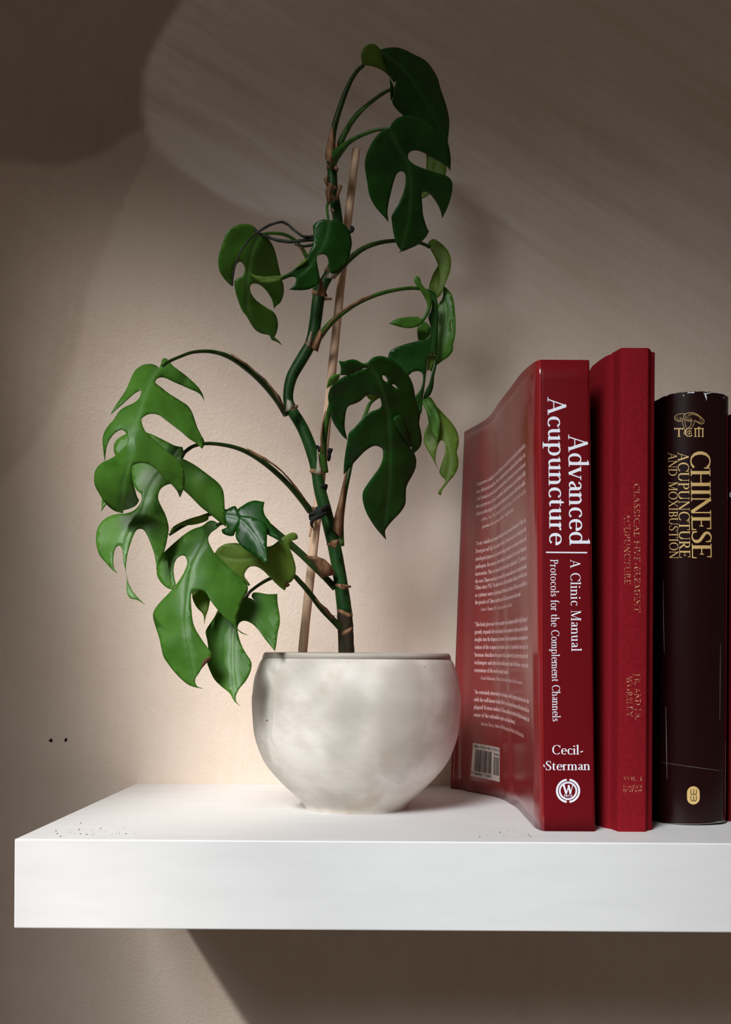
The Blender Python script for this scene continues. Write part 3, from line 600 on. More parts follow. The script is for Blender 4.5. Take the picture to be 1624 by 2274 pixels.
l10 = leaf('pale leaf at the far right beside the red paperback', K4, [
    ([(1150, 552, 1), (1190, 600), (1215, 640), (1290, 720), (1370, 810), (1420, 890), (1440, 970), (1435, 1040), (1420, 1100), (1435, 1180), (1430, 1260), (1390, 1340), (1340, 1395), (1310, 1435), (1275, 1480), (1262, 1535, 1), (1230, 1515), (1240, 1490), (1265, 1460), (1305, 1385), (1270, 1345), (1243, 1300, 1), (1260, 1240), (1295, 1130), (1303, 1060), (1290, 990), (1265, 980), (1240, 1010), (1215, 1090), (1208, 1190), (1243, 1297, 1), (1205, 1220), (1150, 1120), (1100, 1030), (1085, 985), (1100, 900), (1130, 830), (1140, 790), (1150, 700)], 1, 0.004),
    ([(1065, 602, 1), (1082, 575), (1150, 550), (1190, 600), (1215, 640), (1237, 720), (1252, 820), (1245, 900), (1228, 995, 1), (1170, 890), (1140, 800), (1110, 680)], 2, -0.002)],
    [(1110, 580), (1200, 720), (1260, 860), (1330, 1050), (1350, 1200), (1310, 1390), (1245, 1500)], 0.178, a=0.1, b=0.15, fold=0.2, curv=1)
petiole(l10, [(757, 1212, 0.134, 8), (757, 1160, 0.136, 7), (763, 1110, 0.138, 6), (773, 1060, 0.140, 5.2), (790, 985, 0.143, 4.6), (812, 920, 0.146, 4.2), (830, 888, 0.156, 3.8), (880, 868, 0.168, 3.4), (938, 888, 0.178, 3)])
psheath(l10, [(736, 1172, 757, 1195), (742, 1150, 762, 1160), (752, 1115, 765, 1120), (762, 1070, 768, 1075), (774, 1020, 776, 1025)], 0.131, dy=0.0012)

# left hand leaves
l11 = leaf('glossy green lobed leaf at the upper left', K5, [
    ([(805, 282, 1), (770, 258), (720, 240), (670, 243), (630, 250), (580, 280), (540, 315), (510, 370), (480, 440), (440, 530), (380, 620), (320, 710), (278, 785, 1), (340, 730), (420, 660), (490, 595), (550, 550), (605, 525), (603, 570), (585, 615), (545, 655), (490, 685), (430, 710), (380, 745), (340, 800), (310, 850), (250, 915), (210, 980), (190, 1050), (192, 1130), (210, 1292, 1), (222, 1180), (240, 1110), (270, 1050), (310, 1000), (350, 970), (395, 955), (425, 970), (445, 1000), (460, 1040), (467, 1080), (460, 1110), (420, 1150), (370, 1200), (320, 1245), (260, 1280), (200, 1305), (150, 1345), (115, 1390), (98, 1450), (98, 1530), (115, 1590), (150, 1650), (190, 1720), (240, 1780), (300, 1830), (385, 1866), (412, 1866, 1), (408, 1838), (460, 1825), (540, 1790), (575, 1750), (585, 1725, 1), (565, 1690), (545, 1620), (520, 1540), (503, 1450), (500, 1400), (505, 1360), (540, 1335), (600, 1320), (660, 1325), (720, 1350), (790, 1410), (840, 1470), (890, 1520), (940, 1555), (980, 1600), (1010, 1640), (1030, 1697, 1), (1060, 1640), (1080, 1560), (1085, 1470), (1070, 1380), (1040, 1310), (990, 1270), (900, 1200), (800, 1110), (720, 1040), (660, 985), (630, 930), (615, 880), (612, 840), (640, 810), (690, 785), (740, 780), (790, 790), (830, 810), (880, 850), (960, 910), (1050, 980), (1130, 1050), (1200, 1095), (1240, 1130), (1278, 1162, 1), (1295, 1130), (1295, 1075), (1260, 1010), (1220, 930), (1190, 840), (1160, 760), (1110, 690), (1050, 650), (980, 605), (900, 555), (820, 490), (770, 455), (760, 430), (780, 400), (820, 383), (860, 385), (910, 405), (980, 440), (1060, 475), (1150, 515), (1220, 545), (1265, 580), (1298, 640, 1), (1280, 570), (1230, 490), (1160, 420), (1090, 360), (1010, 300), (950, 255), (915, 210), (885, 180), (855, 176), (835, 195), (826, 240)], 2, 0.0)],
    [(805, 285), (740, 370), (690, 480), (640, 600), (590, 770), (540, 900), (490, 1050), (500, 1200), (470, 1350), (420, 1500), (400, 1700), (398, 1850)], 0.100 - FWD, a=-0.05, b=0.30, fold=0.38, curv=4, bow=0.13)
petiole(l11, [(636, 920, 0.134, 8.5), (615, 888, 0.132, 7), (585, 852, 0.129, 6.6), (550, 820, 0.126, 6.2), (510, 793, 0.122, 5.6), (470, 781, 0.119, 4.4), (430, 782, 0.117, 3.8), (400, 792, 0.116, 3.4), (375, 803, 0.116, 3.6), (362, 812, 0.117, 3.6)], m_petd, fwd=FWD)
psheath(l11, [(618, 890, 632, 905), (598, 856, 622, 880), (572, 830, 590, 842), (548, 808, 560, 818), (512, 785, 520, 793)], 0.1235, dy=-0.0008, fwd=FWD)
l12 = leaf('glossy lobed leaf below the upper left one', K6, [
    ([(705, 188, 1), (800, 238), (900, 310), (980, 375), (1010, 420), (1020, 470), (1025, 560), (1030, 640), (1035, 697, 1), (980, 655), (900, 590), (850, 550), (800, 500), (750, 450), (722, 426), (690, 400), (630, 380), (590, 390), (555, 415), (538, 450), (535, 490), (555, 540), (585, 600), (605, 660), (613, 710), (605, 770), (590, 840), (565, 920), (540, 970), (522, 1015, 1), (518, 960), (505, 890), (480, 820), (455, 760), (430, 720), (405, 710), (375, 720), (350, 765), (330, 820), (312, 880), (300, 950), (298, 1020), (310, 1090), (335, 1150), (370, 1200), (410, 1240), (447, 1275, 1), (400, 1245), (370, 1230), (330, 1222), (310, 1195), (302, 1150), (305, 1090), (298, 1030), (280, 960), (275, 900), (270, 860), (250, 832), (228, 840), (210, 880), (203, 940), (210, 1000), (235, 1037, 1), (200, 1015), (150, 960), (110, 915), (85, 850), (78, 770), (90, 710), (120, 660), (170, 622), (230, 603), (300, 598), (350, 580), (380, 555), (405, 520), (415, 480), (405, 450), (380, 430), (355, 390), (340, 330), (320, 240), (270, 200), (218, 165), (208, 120), (215, 80), (250, 40), (310, 10), (390, -8), (460, 5), (520, 30), (600, 70), (660, 100), (715, 110, 1), (722, 150)], 2, 0.0),
    ([(300, 205, 1), (262, 300), (210, 420), (170, 505), (150, 535), (133, 555), (118, 582, 1), (124, 490), (150, 400), (190, 300), (240, 170, 1)], 2, 0.003)],
    [(708, 165), (620, 230), (540, 310), (480, 400), (440, 500), (410, 600), (370, 660), (310, 770), (290, 900), (300, 1050), (330, 1180), (440, 1270)], 0.132 - FWD, a=-0.05, b=0.30, fold=0.28, curv=2)
petiole(l12, [(690, 1136, 0.134, 8), (672, 1112, 0.136, 7), (640, 1075, 0.137, 6.2), (600, 1038, 0.138, 6), (560, 1010, 0.138, 5.6), (520, 993, 0.137, 4.8), (470, 985, 0.135, 4.2), (435, 989, 0.134, 4), (413, 1002, 0.133, 4.2), (402, 1016, 0.1325, 5)], m_petd, fwd=FWD)
psheath(l12, [(672, 1106, 684, 1116), (645, 1070, 660, 1082), (615, 1036, 640, 1058), (590, 1018, 605, 1030), (548, 996, 556, 1004)], 0.1305, fwd=FWD)
l17 = leaf('narrow dark leaf behind the left group', K6, [
    ([(620, 740, 1), (640, 700), (720, 655), (810, 622), (900, 605, 1), (905, 640), (850, 668), (780, 682), (700, 686), (660, 715)], 1, 0.0)],
    [(900, 620), (780, 655), (630, 735)], 0.158 - FWD, fold=0.1)
petiole(l17, [(745, 1306, 0.134, 8), (720, 1280, 0.138, 7), (690, 1248, 0.142, 6.5), (655, 1215, 0.146, 6), (620, 1185, 0.150, 5.5), (590, 1160, 0.154, 5.2), (555, 1140, 0.156, 4.6), (510, 1134, 0.157, 4), (460, 1144, 0.157, 4.5), (410, 1166, 0.157, 4), (376, 1188, 0.158, 3)], m_petd, fwd=FWD)
psheath(l17, [(712, 1284, 745, 1276), (705, 1262, 735, 1255), (690, 1244, 722, 1242), (676, 1236, 700, 1234)], 0.130, fwd=FWD, f0=0.08, f1=0.035)
l13 = leaf('broad lobed leaf at lower left with a browned edge', K6, [
    ([(985, 690, 1), (960, 660), (915, 652), (860, 690), (790, 715), (720, 760), (660, 810), (610, 855), (575, 890), (540, 940), (525, 1010), (530, 1060), (560, 1110), (600, 1145), (640, 1160, 1), (665, 1135), (655, 1080), (647, 1010), (655, 960), (680, 920), (715, 905), (740, 920), (750, 955), (740, 1000), (710, 1060), (670, 1120), (620, 1180), (570, 1230), (520, 1290), (500, 1330), (500, 1370), (520, 1440), (545, 1520), (560, 1590), (575, 1650), (610, 1705), (660, 1770), (720, 1830), (770, 1865), (820, 1880), (860, 1886, 1), (822, 1868), (808, 1840), (810, 1810), (840, 1765), (855, 1740), (900, 1690), (925, 1660), (930, 1635), (915, 1605), (880, 1560), (840, 1500), (810, 1450), (790, 1390), (780, 1300), (775, 1220), (780, 1185), (810, 1165), (850, 1160), (890, 1185), (915, 1230), (960, 1290), (1020, 1360), (1080, 1410), (1115, 1450), (1150, 1480), (1197, 1494, 1), (1145, 1468), (1117, 1440), (1112, 1400), (1120, 1340), (1140, 1280), (1170, 1210), (1190, 1180), (1195, 1140), (1170, 1090), (1110, 1040), (1050, 990), (1000, 940), (950, 890), (920, 840), (905, 800), (905, 770), (930, 735), (970, 705)], 2, 0.0),
    ([(858, 1738, 1), (880, 1708), (905, 1685), (928, 1660, 1), (915, 1652), (885, 1665), (866, 1690), (855, 1712)], 3, -0.0007),
    ([(783, 1180, 1), (800, 1150), (860, 1140), (918, 1235, 1), (905, 1300), (885, 1360), (876, 1417, 1), (865, 1340), (820, 1290), (790, 1230)], 1, 0.012)],
    [(970, 680), (900, 780), (840, 880), (790, 980), (770, 1080), (750, 1200), (740, 1350), (750, 1500), (780, 1650), (810, 1800), (845, 1880)], 0.130 - FWD, a=-0.05, b=0.26, fold=0.28, curv=3, bow=0.03)
petiole(l13, [(742, 1303, 0.134, 6), (705, 1268, 0.140, 5.5), (660, 1226, 0.146, 5), (620, 1196, 0.148, 4.6), (560, 1168, 0.146, 4.4), (510, 1160, 0.138, 4), (483, 1165, 0.1315, 4)], m_petd, fwd=FWD)
l14 = leaf('bright green leaf lowest at the left beside the pot', K6, [
    ([(1180, 1215, 1), (1215, 1222), (1247, 1240, 1), (1222, 1208), (1235, 1182), (1270, 1180), (1340, 1192), (1412, 1190, 1), (1415, 1260), (1430, 1350), (1430, 1410), (1415, 1480), (1405, 1560), (1395, 1612, 1), (1370, 1580), (1320, 1520), (1270, 1450), (1220, 1405), (1170, 1387), (1135, 1400), (1118, 1440), (1130, 1510), (1160, 1590), (1190, 1640), (1222, 1695), (1215, 1760), (1180, 1830), (1130, 1890), (1105, 1950), (1115, 1990), (1144, 2016, 1), (1100, 1985), (1060, 1920), (1000, 1870), (950, 1820), (915, 1750), (895, 1690), (900, 1640), (905, 1590), (895, 1520), (885, 1470), (910, 1420), (950, 1360), (985, 1300), (1060, 1260), (1130, 1230)], 2, 0.0)],
    [(1180, 1220), (1130, 1300), (1095, 1420), (1085, 1550), (1085, 1700), (1095, 1850), (1110, 1970)], 0.148 - FWD, a=-0.15, b=0.40, fold=0.22, curv=2)
petiole(l14, [(768, 1405, 0.134, 9), (745, 1382, 0.136, 7.5), (715, 1352, 0.139, 6.4), (690, 1320, 0.142, 6), (668, 1294, 0.149, 5.6), (645, 1276, 0.156, 5), (600, 1285, 0.160, 4), (560, 1310, 0.156, 3.6), (546, 1328, 0.149, 3.6)], m_petd, fwd=FWD)
psheath(l14, [(736, 1376, 744, 1366), (718, 1352, 742, 1372), (712, 1346, 728, 1352), (700, 1330, 708, 1336)], 0.127, fwd=FWD)
l15 = leaf('small dusty folded leaf in the middle of the left group', K6, [
    ([(1110, 572, 1), (1150, 546), (1200, 515), (1250, 503), (1290, 510), (1318, 514, 1), (1310, 560), (1320, 610), (1350, 650), (1400, 730), (1457, 812, 1), (1400, 780), (1336, 748), (1300, 690), (1200, 650), (1120, 620)], 0, 0.004),
    ([(1130, 640, 1), (1145, 615), (1200, 620), (1270, 640), (1330, 678), (1336, 740), (1336, 850), (1340, 952, 1), (1328, 965), (1280, 930), (1220, 890), (1160, 850), (1120, 800), (1105, 765), (1115, 700)], 0, 0.0),
    ([(1025, 605, 1), (1030, 580), (1060, 557), (1105, 544), (1118, 572), (1122, 600), (1135, 640), (1120, 700), (1100, 740), (1090, 762), (1050, 762), (1010, 742), (1005, 715), (1040, 700), (1030, 660)], 0, 0.006)],
    [(1030, 610), (1120, 630), (1200, 700), (1270, 800), (1330, 940)], 0.124 - FWD, a=-0.1, b=0.25, fold=0.25, curv=2)
l16 = leaf('backlit yellow-green leaf in the left group near the stake', K6, [
    ([(950, 892, 1), (980, 850), (1030, 822), (1090, 815), (1130, 818), (1200, 830), (1290, 835), (1345, 842), (1380, 830), (1430, 790), (1480, 755), (1530, 737), (1558, 752), (1562, 783), (1530, 795), (1507, 800, 1), (1505, 850), (1530, 920), (1548, 1000), (1540, 1060), (1510, 1105), (1472, 1112), (1478, 1140), (1466, 1166, 1), (1420, 1130), (1360, 1070), (1310, 1020), (1260, 990), (1210, 990), (1175, 1030), (1170, 1060), (1190, 1090), (1213, 1122), (1200, 1132, 1), (1170, 1100), (1100, 1060), (1030, 1000)], 1, 0.0),
    ([(1470, 1112, 1), (1490, 1105), (1505, 1125), (1485, 1140), (1473, 1140)], 3, -0.0007)],
    [(1350, 842), (1300, 900), (1200, 930), (1080, 930), (980, 900)], 0.136 - FWD, a=0.1, b=-0.05, fold=0.12, curv=1)

# ---------------------------------------------------------------- lettering: a small serif alphabet drawn with a broad pen
TK, TN = 0.135, 0.05
def St(x, y0, y1, w=TK, sb=1, st=1):
    r = [[(x, y0, w), (x, y1, w)]]
    if sb == 1: r.append([(x - w / 2 - .075, y0 + .02, .042), (x + w / 2 + .075, y0 + .02, .042)])
    if sb == 3: r.append([(x, y0 + .02, .042), (x + w / 2 + .075, y0 + .025, .042)])
    if st == 1: r.append([(x - w / 2 - .075, y1 - .02, .042), (x + w / 2 + .075, y1 - .02, .042)])
    if st == 2: r.append([(x - w / 2 - .085, y1 - .075, .03), (x + w / 2 - .01, y1 - .015, .07)])
    return r
def El(cx, cy, rx, ry, a0, a1, T=TK, t=TN):
    n = max(6, int(abs(a1 - a0) / 24)); o = []
    for i in range(n + 1):
        a = math.radians(a0 + (a1 - a0) * i / n); wd = t + (T - t) * abs(math.cos(a)) ** 1.3
        o.append((cx + (rx - wd / 2) * math.cos(a), cy + (ry - t / 2) * math.sin(a), wd))
    return [o]
def Cu(*p): return [[tuple(q) for q in catmull(p, 3)]]
def Li(*p): return [list(p)]
def sf(x, y, h=.1): return [[(x - h, y, .042), (x + h, y, .042)]]
h = TN
G = {}
G['A'] = (.76, Li((.09, 0, h), (.37, 1, h)) + Li((.36, 1, TK), (.64, 0, TK)) + Li((.19, .33, h), (.55, .33, h)) + sf(.09, .02) + sf(.65, .02, .12))
G['B'] = (.66, St(.16, 0, 1) + El(.30, .75, .26, .25, -90, 90) + El(.31, .26, .31, .26, -90, 90) + Li((.16, .975, h), (.32, .975, h)) + Li((.16, .51, h), (.32, .51, h)) + Li((.16, .025, h), (.32, .025, h)))
G['C'] = (.80, El(.46, .5, .42, .52, 42, 318) + Li((.75, .68, .045), (.76, .98, .045)))
G['D'] = (.84, St(.16, 0, 1) + El(.32, .5, .46, .5, -90, 90) + Li((.16, .975, h), (.34, .975, h)) + Li((.16, .025, h), (.34, .025, h)))
G['E'] = (.66, St(.16, 0, 1) + Li((.16, .975, h), (.58, .975, h)) + Li((.16, .5, h), (.46, .5, h)) + Li((.16, .025, h), (.61, .025, h)) + Li((.57, .78, .04), (.57, 1, .05)) + Li((.46, .40, .04), (.46, .60, .04)) + Li((.60, 0, .05), (.62, .23, .04)))
G['F'] = (.60, St(.16, 0, 1) + Li((.16, .975, h), (.56, .975, h)) + Li((.16, .5, h), (.46, .5, h)) + Li((.56, .78, .04), (.56, 1, .05)) + Li((.46, .40, .04), (.46, .60, .04)))
G['G'] = (.84, El(.46, .5, .42, .52, 42, 300) + St(.72, .05, .42, TK, 0, 1) + Li((.75, .68, .045), (.76, .98, .045)))
G['H'] = (.84, St(.17, 0, 1) + St(.67, 0, 1) + Li((.17, .51, h), (.67, .51, h)))
G['I'] = (.36, St(.18, 0, 1))
G['J'] = (.38, St(.2, 0.0, 1, TK, 0) + Cu((.2, .05, TK), (.17, -.15, .09), (.02, -.24, .06)))
G['K'] = (.76, St(.16, 0, 1) + Li((.2, .42, h), (.58, .98, h)) + Li((.33, .55, TK), (.63, 0, TK)) + sf(.58, .98) + sf(.65, .02))
G['L'] = (.60, St(.16, 0, 1) + Li((.16, .025, h), (.56, .025, h)) + Li((.55, 0, .05), (.57, .25, .04)))
G['M'] = (.98, St(.13, 0, 1, h) + Li((.15, 1, TK), (.47, .03, TK)) + Li((.47, .03, h), (.80, 1, h)) + St(.82, 0, 1))
G['N'] = (.84, St(.13, 0, 1, h) + Li((.13, 1, TK), (.69, 0, TK)) + St(.71, 0, 1, h, 0))
G['O'] = (.90, El(.45, .5, .42, .52, 0, 360))
G['P'] = (.62, St(.16, 0, 1) + El(.29, .73, .29, .27, -90, 90) + Li((.16, .975, h), (.30, .975, h)) + Li((.16, .48, h), (.30, .48, h)))
G['Q'] = (.90, El(.45, .5, .42, .52, 0, 360) + Li((.45, .05, .1), (.75, -.2, .06)))
G['R'] = (.72, G['P'][1] + Li((.30, .48, TK), (.62, 0, TK)) + sf(.64, .02))
G['S'] = (.58, Cu((.49, .82, h), (.42, .96, h), (.28, .985, .06), (.13, .88, .1), (.13, .70, .12), (.28, .55, TK), (.44, .40, .13), (.48, .20, .12), (.38, .05, .07), (.22, .02, h), (.10, .10, h), (.07, .24, h)) + Li((.49, .72, .04), (.48, .98, .045)) + Li((.07, .02, .045), (.07, .28, .04)))
G['T'] = (.72, St(.36, 0, 1, TK, 1, 0) + Li((.03, .975, h), (.69, .975, h)) + Li((.045, .76, .04), (.035, 1, .05)) + Li((.675, .76, .04), (.685, 1, .05)))
G['U'] = (.80, St(.15, .3, 1, TK, 0) + El(.40, .32, .32, .34, 180, 360, TK, .06) + St(.66, .3, 1, h, 0))
G['V'] = (.76, Li((.09, 1, TK), (.38, 0, TK)) + Li((.38, 0, h), (.67, 1, h)) + sf(.09, .98, .13) + sf(.67, .98))
G['W'] = (1.1, Li((.09, 1, TK), (.35, 0, TK)) + Li((.35, 0, h), (.56, .95, h)) + Li((.55, .95, TK), (.78, 0, TK)) + Li((.78, 0, h), (1.02, 1, h)) + sf(.09, .98, .13) + sf(1.02, .98))
G['X'] = (.74, Li((.10, 1, TK), (.64, 0, TK)) + Li((.62, 1, h), (.10, 0, h)) + sf(.10, .98, .12) + sf(.62, .98) + sf(.10, .02) + sf(.65, .02, .12))
G['Y'] = (.74, Li((.09, 1, TK), (.38, .48, TK)) + Li((.38, .45, h), (.66, 1, h)) + St(.38, 0, .5, TK, 1, 0) + sf(.09, .98, .12) + sf(.66, .98))
x_ = .64
arch = lambda x: Cu((x, .46, h), (x + .09, .58, h), (x + .20, .61, .08), (x + .29, .52, .12), (x + .31, .38, TK)) + Li((x + .31, .40, TK), (x + .31, 0, TK)) + sf(x + .31, .02, .135)
G['a'] = (.50, Cu((.10, .50, .10), (.16, .60, .06), (.27, .62, .06), (.36, .54, .12), (.37, .42, TK)) + Li((.37, .44, TK), (.37, .10, TK)) + Cu((.37, .12, TK), (.42, .035, .07), (.50, .05, h)) + Cu((.37, .38, h), (.22, .31, .07), (.10, .18, .13), (.15, .05, .09), (.26, .04, h), (.37, .12, h)))
G['b'] = (.62, St(.12, 0, 1.05, TK, 0, 2) + El(.31, .32, .27, .34, -170, 170))
G['c'] = (.50, El(.31, .32, .27, .34, 55, 315) + Li((.43, .50, .1), (.45, .57, .1)))
G['d'] = (.62, El(.30, .32, .27, .34, 10, 350) + St(.49, 0, 1.05, TK, 3, 2))
G['e'] = (.54, El(.30, .32, .27, .34, 0, 318) + Li((.09, .36, h), (.52, .36, h)))
G['f'] = (.34, St(.16, 0, .84, TK, 1, 0) + Cu((.16, .80, TK), (.20, .98, .09), (.30, 1.04, .06), (.38, .98, .09)) + Li((.02, .615, h), (.33, .615, h)))
G['g'] = (.54, El(.25, .42, .21, .22, 0, 360, .11) + El(.26, -.12, .25, .18, 0, 360, .09) + Cu((.14, .22, h), (.10, .12, .08), (.22, .05, .1), (.40, .03, .1)) + Li((.40, .58, .05), (.52, .62, .07)))
G['h'] = (.60, St(.12, 0, 1.05, TK, 1, 2) + arch(.15))
G['i'] = (.28, St(.13, 0, x_, TK, 1, 2) + Li((.12, .83, .15), (.12, .96, .15)))
G['j'] = (.28, St(.13, -.1, x_, TK, 0, 2) + Li((.12, .83, .15), (.12, .96, .15)) + Cu((.13, -.08, TK), (.08, -.25, .08), (-.04, -.27, .06)))
G['k'] = (.60, St(.12, 0, 1.05, TK, 1, 2) + Li((.15, .28, h), (.44, .62, h)) + Li((.26, .40, TK), (.50, 0, TK)) + sf(.44, .62) + sf(.52, .02))
G['l'] = (.28, St(.13, 0, 1.05, TK, 1, 2))
G['n'] = (.60, St(.12, 0, x_, TK, 1, 2) + arch(.15))
G['m'] = (.92, St(.12, 0, x_, TK, 1, 2) + arch(.15) + arch(.47))
G['o'] = (.60, El(.30, .32, .28, .34, 0, 360))
G['p'] = (.62, St(.12, -.3, x_, TK, 1, 2) + El(.31, .32, .27, .34, -170, 170))
G['q'] = (.62, El(.30, .32, .27, .34, 10, 350) + St(.49, -.3, x_, TK, 1, 0))
G['r'] = (.40, St(.12, 0, x_, TK, 1, 2) + Cu((.15, .46, h), (.23, .58, .07), (.34, .59, .12)))
G['s'] = (.44, Cu((.35, .52, h), (.28, .61, h), (.18, .61, .07), (.09, .53, .1), (.12, .42, .12), (.26, .31, TK), (.35, .19, .12), (.30, .06, .08), (.18, .03, h), (.07, .10, h)) + Li((.355, .46, .035), (.35, .63, .04)) + Li((.055, .02, .04), (.055, .20, .035)))
G['t'] = (.36, Cu((.17, .82, .03), (.15, .66, .11), (.14, .50, TK)) + Li((.14, .52, TK), (.14, .13, TK)) + Cu((.14, .15, TK), (.20, .04, .08), (.33, .08, h)) + Li((.01, .615, h), (.32, .615, h)))
G['u'] = (.60, St(.13, .2, x_, TK, 0, 2) + Cu((.13, .24, TK), (.17, .08, .11), (.27, .03, .07), (.38, .09, h), (.44, .16, h)) + St(.45, 0, x_, TK, 3, 2))
G['v'] = (.56, Li((.08, .62, TK), (.29, 0, TK)) + Li((.29, 0, h), (.48, .62, h)) + sf(.08, .62, .12) + sf(.48, .62))
G['w'] = (.84, Li((.08, .62, TK), (.26, 0, TK)) + Li((.26, 0, h), (.43, .62, h)) + Li((.42, .62, TK), (.60, 0, TK)) + Li((.60, 0, h), (.76, .62, h)) + sf(.08, .62, .12) + sf(.76, .62))
G['x'] = (.56, Li((.09, .62, TK), (.46, 0, TK)) + Li((.45, .62, h), (.09, 0, h)) + sf(.09, .62) + sf(.45, .62) + sf(.09, .02) + sf(.47, .02))
G['y'] = (.56, Li((.08, .62, TK), (.29, 0, TK)) + Cu((.48, .62, h), (.30, 0, h), (.22, -.2, .07), (.08, -.26, .1)) + sf(.08, .62, .12) + sf(.48, .62))
G['z'] = (.50, Li((.08, .60, h), (.42, .60, h)) + Li((.41, .60, TK), (.07, .03, TK)) + Li((.06, .03, h), (.43, .03, h)))
G['-'] = (.36, Li((.05, .26, .1), (.31, .36, .1))); G['_'] = (.8, Li((.0, .3, .06), (.8, .3, .06)))
G['.'] = (.24, Li((.11, 0, .14), (.11, .13, .14))); G[','] = (.24, Li((.11, .1, .14), (.05, -.15, .05)))
G['"'] = (.36, Li((.10, 1, .1), (.07, .72, .05)) + Li((.25, 1, .1), (.22, .72, .05))); G["'"] = (.2, Li((.10, 1, .1), (.07, .72, .05)))
G['0'] = (.60, El(.30, .5, .27, .52, 0, 360)); G['1'] = (.5, St(.26, 0, 1, TK, 1, 2))
G['2'] = (.58, Cu((.08, .75, .08), (.18, .96, .06), (.34, .98, .08), (.46, .80, TK), (.38, .52, .11), (.08, .06, h)) + Li((.07, .05, .1), (.52, .05, .1)))
G['3'] = (.58, El(.27, .76, .23, .24, 160, -90) + El(.27, .27, .26, .28, 90, -160))
G['4'] = (.6, Li((.40, 1, h), (.05, .3, h)) + Li((.05, .28, h), (.56, .28, h)) + Li((.40, 0, TK), (.40, 1, TK)))
G['5'] = (.58, Li((.14, .97, .09), (.48, .97, .09)) + Li((.14, .97, h), (.12, .58, h)) + El(.26, .31, .27, .32, 130, -150))
G['6'] = (.6, El(.30, .31, .26, .32, 0, 360) + Cu((.11, .35, TK), (.2, .8, .08), (.46, 1, h)))
G['7'] = (.58, Li((.07, .95, .09), (.52, .95, .09)) + Li((.5, .95, h), (.22, 0, TK)))
G['8'] = (.6, El(.30, .75, .22, .26, 0, 360, .11) + El(.30, .26, .27, .28, 0, 360, .12))
G['9'] = (.6, El(.30, .69, .26, .32, 0, 360) + Cu((.49, .65, TK), (.4, .2, .08), (.14, 0, h)))
G[' '] = (.30, [])
def text_strokes(s, weight=1.0, track=0.03, word=1.0):
    x = 0.0; out = []
    for ch in s:
        adv, st = G.get(ch, G[' '])
        for r in st: out.append([(px + x, py, pw * weight) for px, py, pw in r])
        x += (adv + track) * (word if ch == ' ' else 1)
    lo = min(p[0] - p[2] / 2 for r in out for p in r); hi = max(p[0] + p[2] / 2 for r in out for p in r)
    return out, lo, hi
def ribbons(strokes, mapf, V, Fc, lift0=0.0, sub=1):
    """strokes in text units -> quads on a surface; mapf(x, y, lift)"""
    for si, r in enumerate(strokes):
        if sub > 1:
            r = [tuple(np.array(p_) + (np.array(q_) - np.array(p_)) * k_ / sub) for p_, q_ in zip(r[:-1], r[1:]) for k_ in range(sub)] + [r[-1]]
        n = len(r); lift = lift0 + (si % 7) * 4e-6; b = len(V)
        for i in range(n):
            a, c = r[max(i - 1, 0)], r[min(i + 1, n - 1)]
            dx, dy = c[0] - a[0], c[1] - a[1]; l = math.hypot(dx, dy) or 1
            nx_, ny_ = -dy / l * r[i][2] / 2, dx / l * r[i][2] / 2
            V.append(mapf(r[i][0] + nx_, r[i][1] + ny_, lift)); V.append(mapf(r[i][0] - nx_, r[i][1] - ny_, lift))
        for i in range(n - 1): Fc.append((b + 2 * i, b + 2 * i + 1, b + 2 * i + 3, b + 2 * i + 2))
def spine_text(name, s, p0, p1, cap, surf, mat, parent, weight=1.0, track=0.03, word=1.0):
    """baseline runs p0 -> p1 in the photo, cap is the vector of one cap height; surf(u, v, lift) lies on the book"""
    st, lo, hi = text_strokes(s, weight, track, word); V, Fc = [], []
    def mp(x, y, lift):
        t = (x - lo) / (hi - lo)
        return surf(p0[0] + (p1[0] - p0[0]) * t + cap[0] * y, p0[1] + (p1[1] - p0[1]) * t + cap[1] * y, lift)
    ribbons(st, mp, V, Fc, 6e-5, 8 if surf.__name__ == 'spine3' else 1)
    return mesh(name, V, Fc, mat, parent)

# ---------------------------------------------------------------- books
BG = 'acupuncture books standing in a row on the shelf'
# --- red paperback with a bent back cover
b1 = thing('paperback_book', 'glossy red paperback with bent cover and white spine title, nearest the plant pot', 'book', group=BG)
H1 = 0.2800
bot_px = [(1000.7, 1751.5), (1021, 1753.6), (1042.5, 1758.6), (1071, 1764), (1099, 1770), (1117.5, 1776), (1133, 1785), (1143, 1790.5), (1153, 1799), (1167, 1815), (1180, 1829), (1188, 1838), (1202.5, 1845), (1209, 1846)]
top_px = [(1031.6, 959), (1057, 945), (1078.3, 932), (1092.6, 917.9), (1104.5, 900), (1116.3, 883.4), (1133, 862), (1149.6, 839.5), (1163.8, 823), (1180.4, 808.7), (1192, 801.5), (1200.6, 798.7)]
def resample(pts, n):
    pts = np.array(catmull(pts, 8)); d = np.r_[0, np.cumsum(np.linalg.norm(np.diff(pts, axis=0), axis=1))]; d /= d[-1]
    return np.stack([np.interp(np.linspace(0, 1, n), d, pts[:, k]) for k in range(pts.shape[1])], 1)
NS = 61
bc = resample([PZ(u, v, 0.0)[:2] for u, v in bot_px], NS); tc = resample([PZ(u, v, H1)[:2] for u, v in top_px], NS)
def cover_pt(s, z, lift=0.0):
    i = min(max(s, 0), 1) * (NS - 1); k = min(int(i), NS - 2); f_ = i - k
    fz = z / H1
    def at(j): return bc[j] * (1 - fz) + tc[j] * fz
    p = at(k) * (1 - f_) + at(k + 1) * f_; t = at(min(k + 1, NS - 1)) - at(max(k - 0, 0))
    nrm = np.array([-t[1], t[0]]); nrm = nrm / (np.linalg.norm(nrm) + 1e-9)
    if nrm @ np.array([-1, -0.6]) < 0: nrm = -nrm
    return Vector((p[0] + nrm[0] * lift, p[1] + nrm[1] * lift, z))
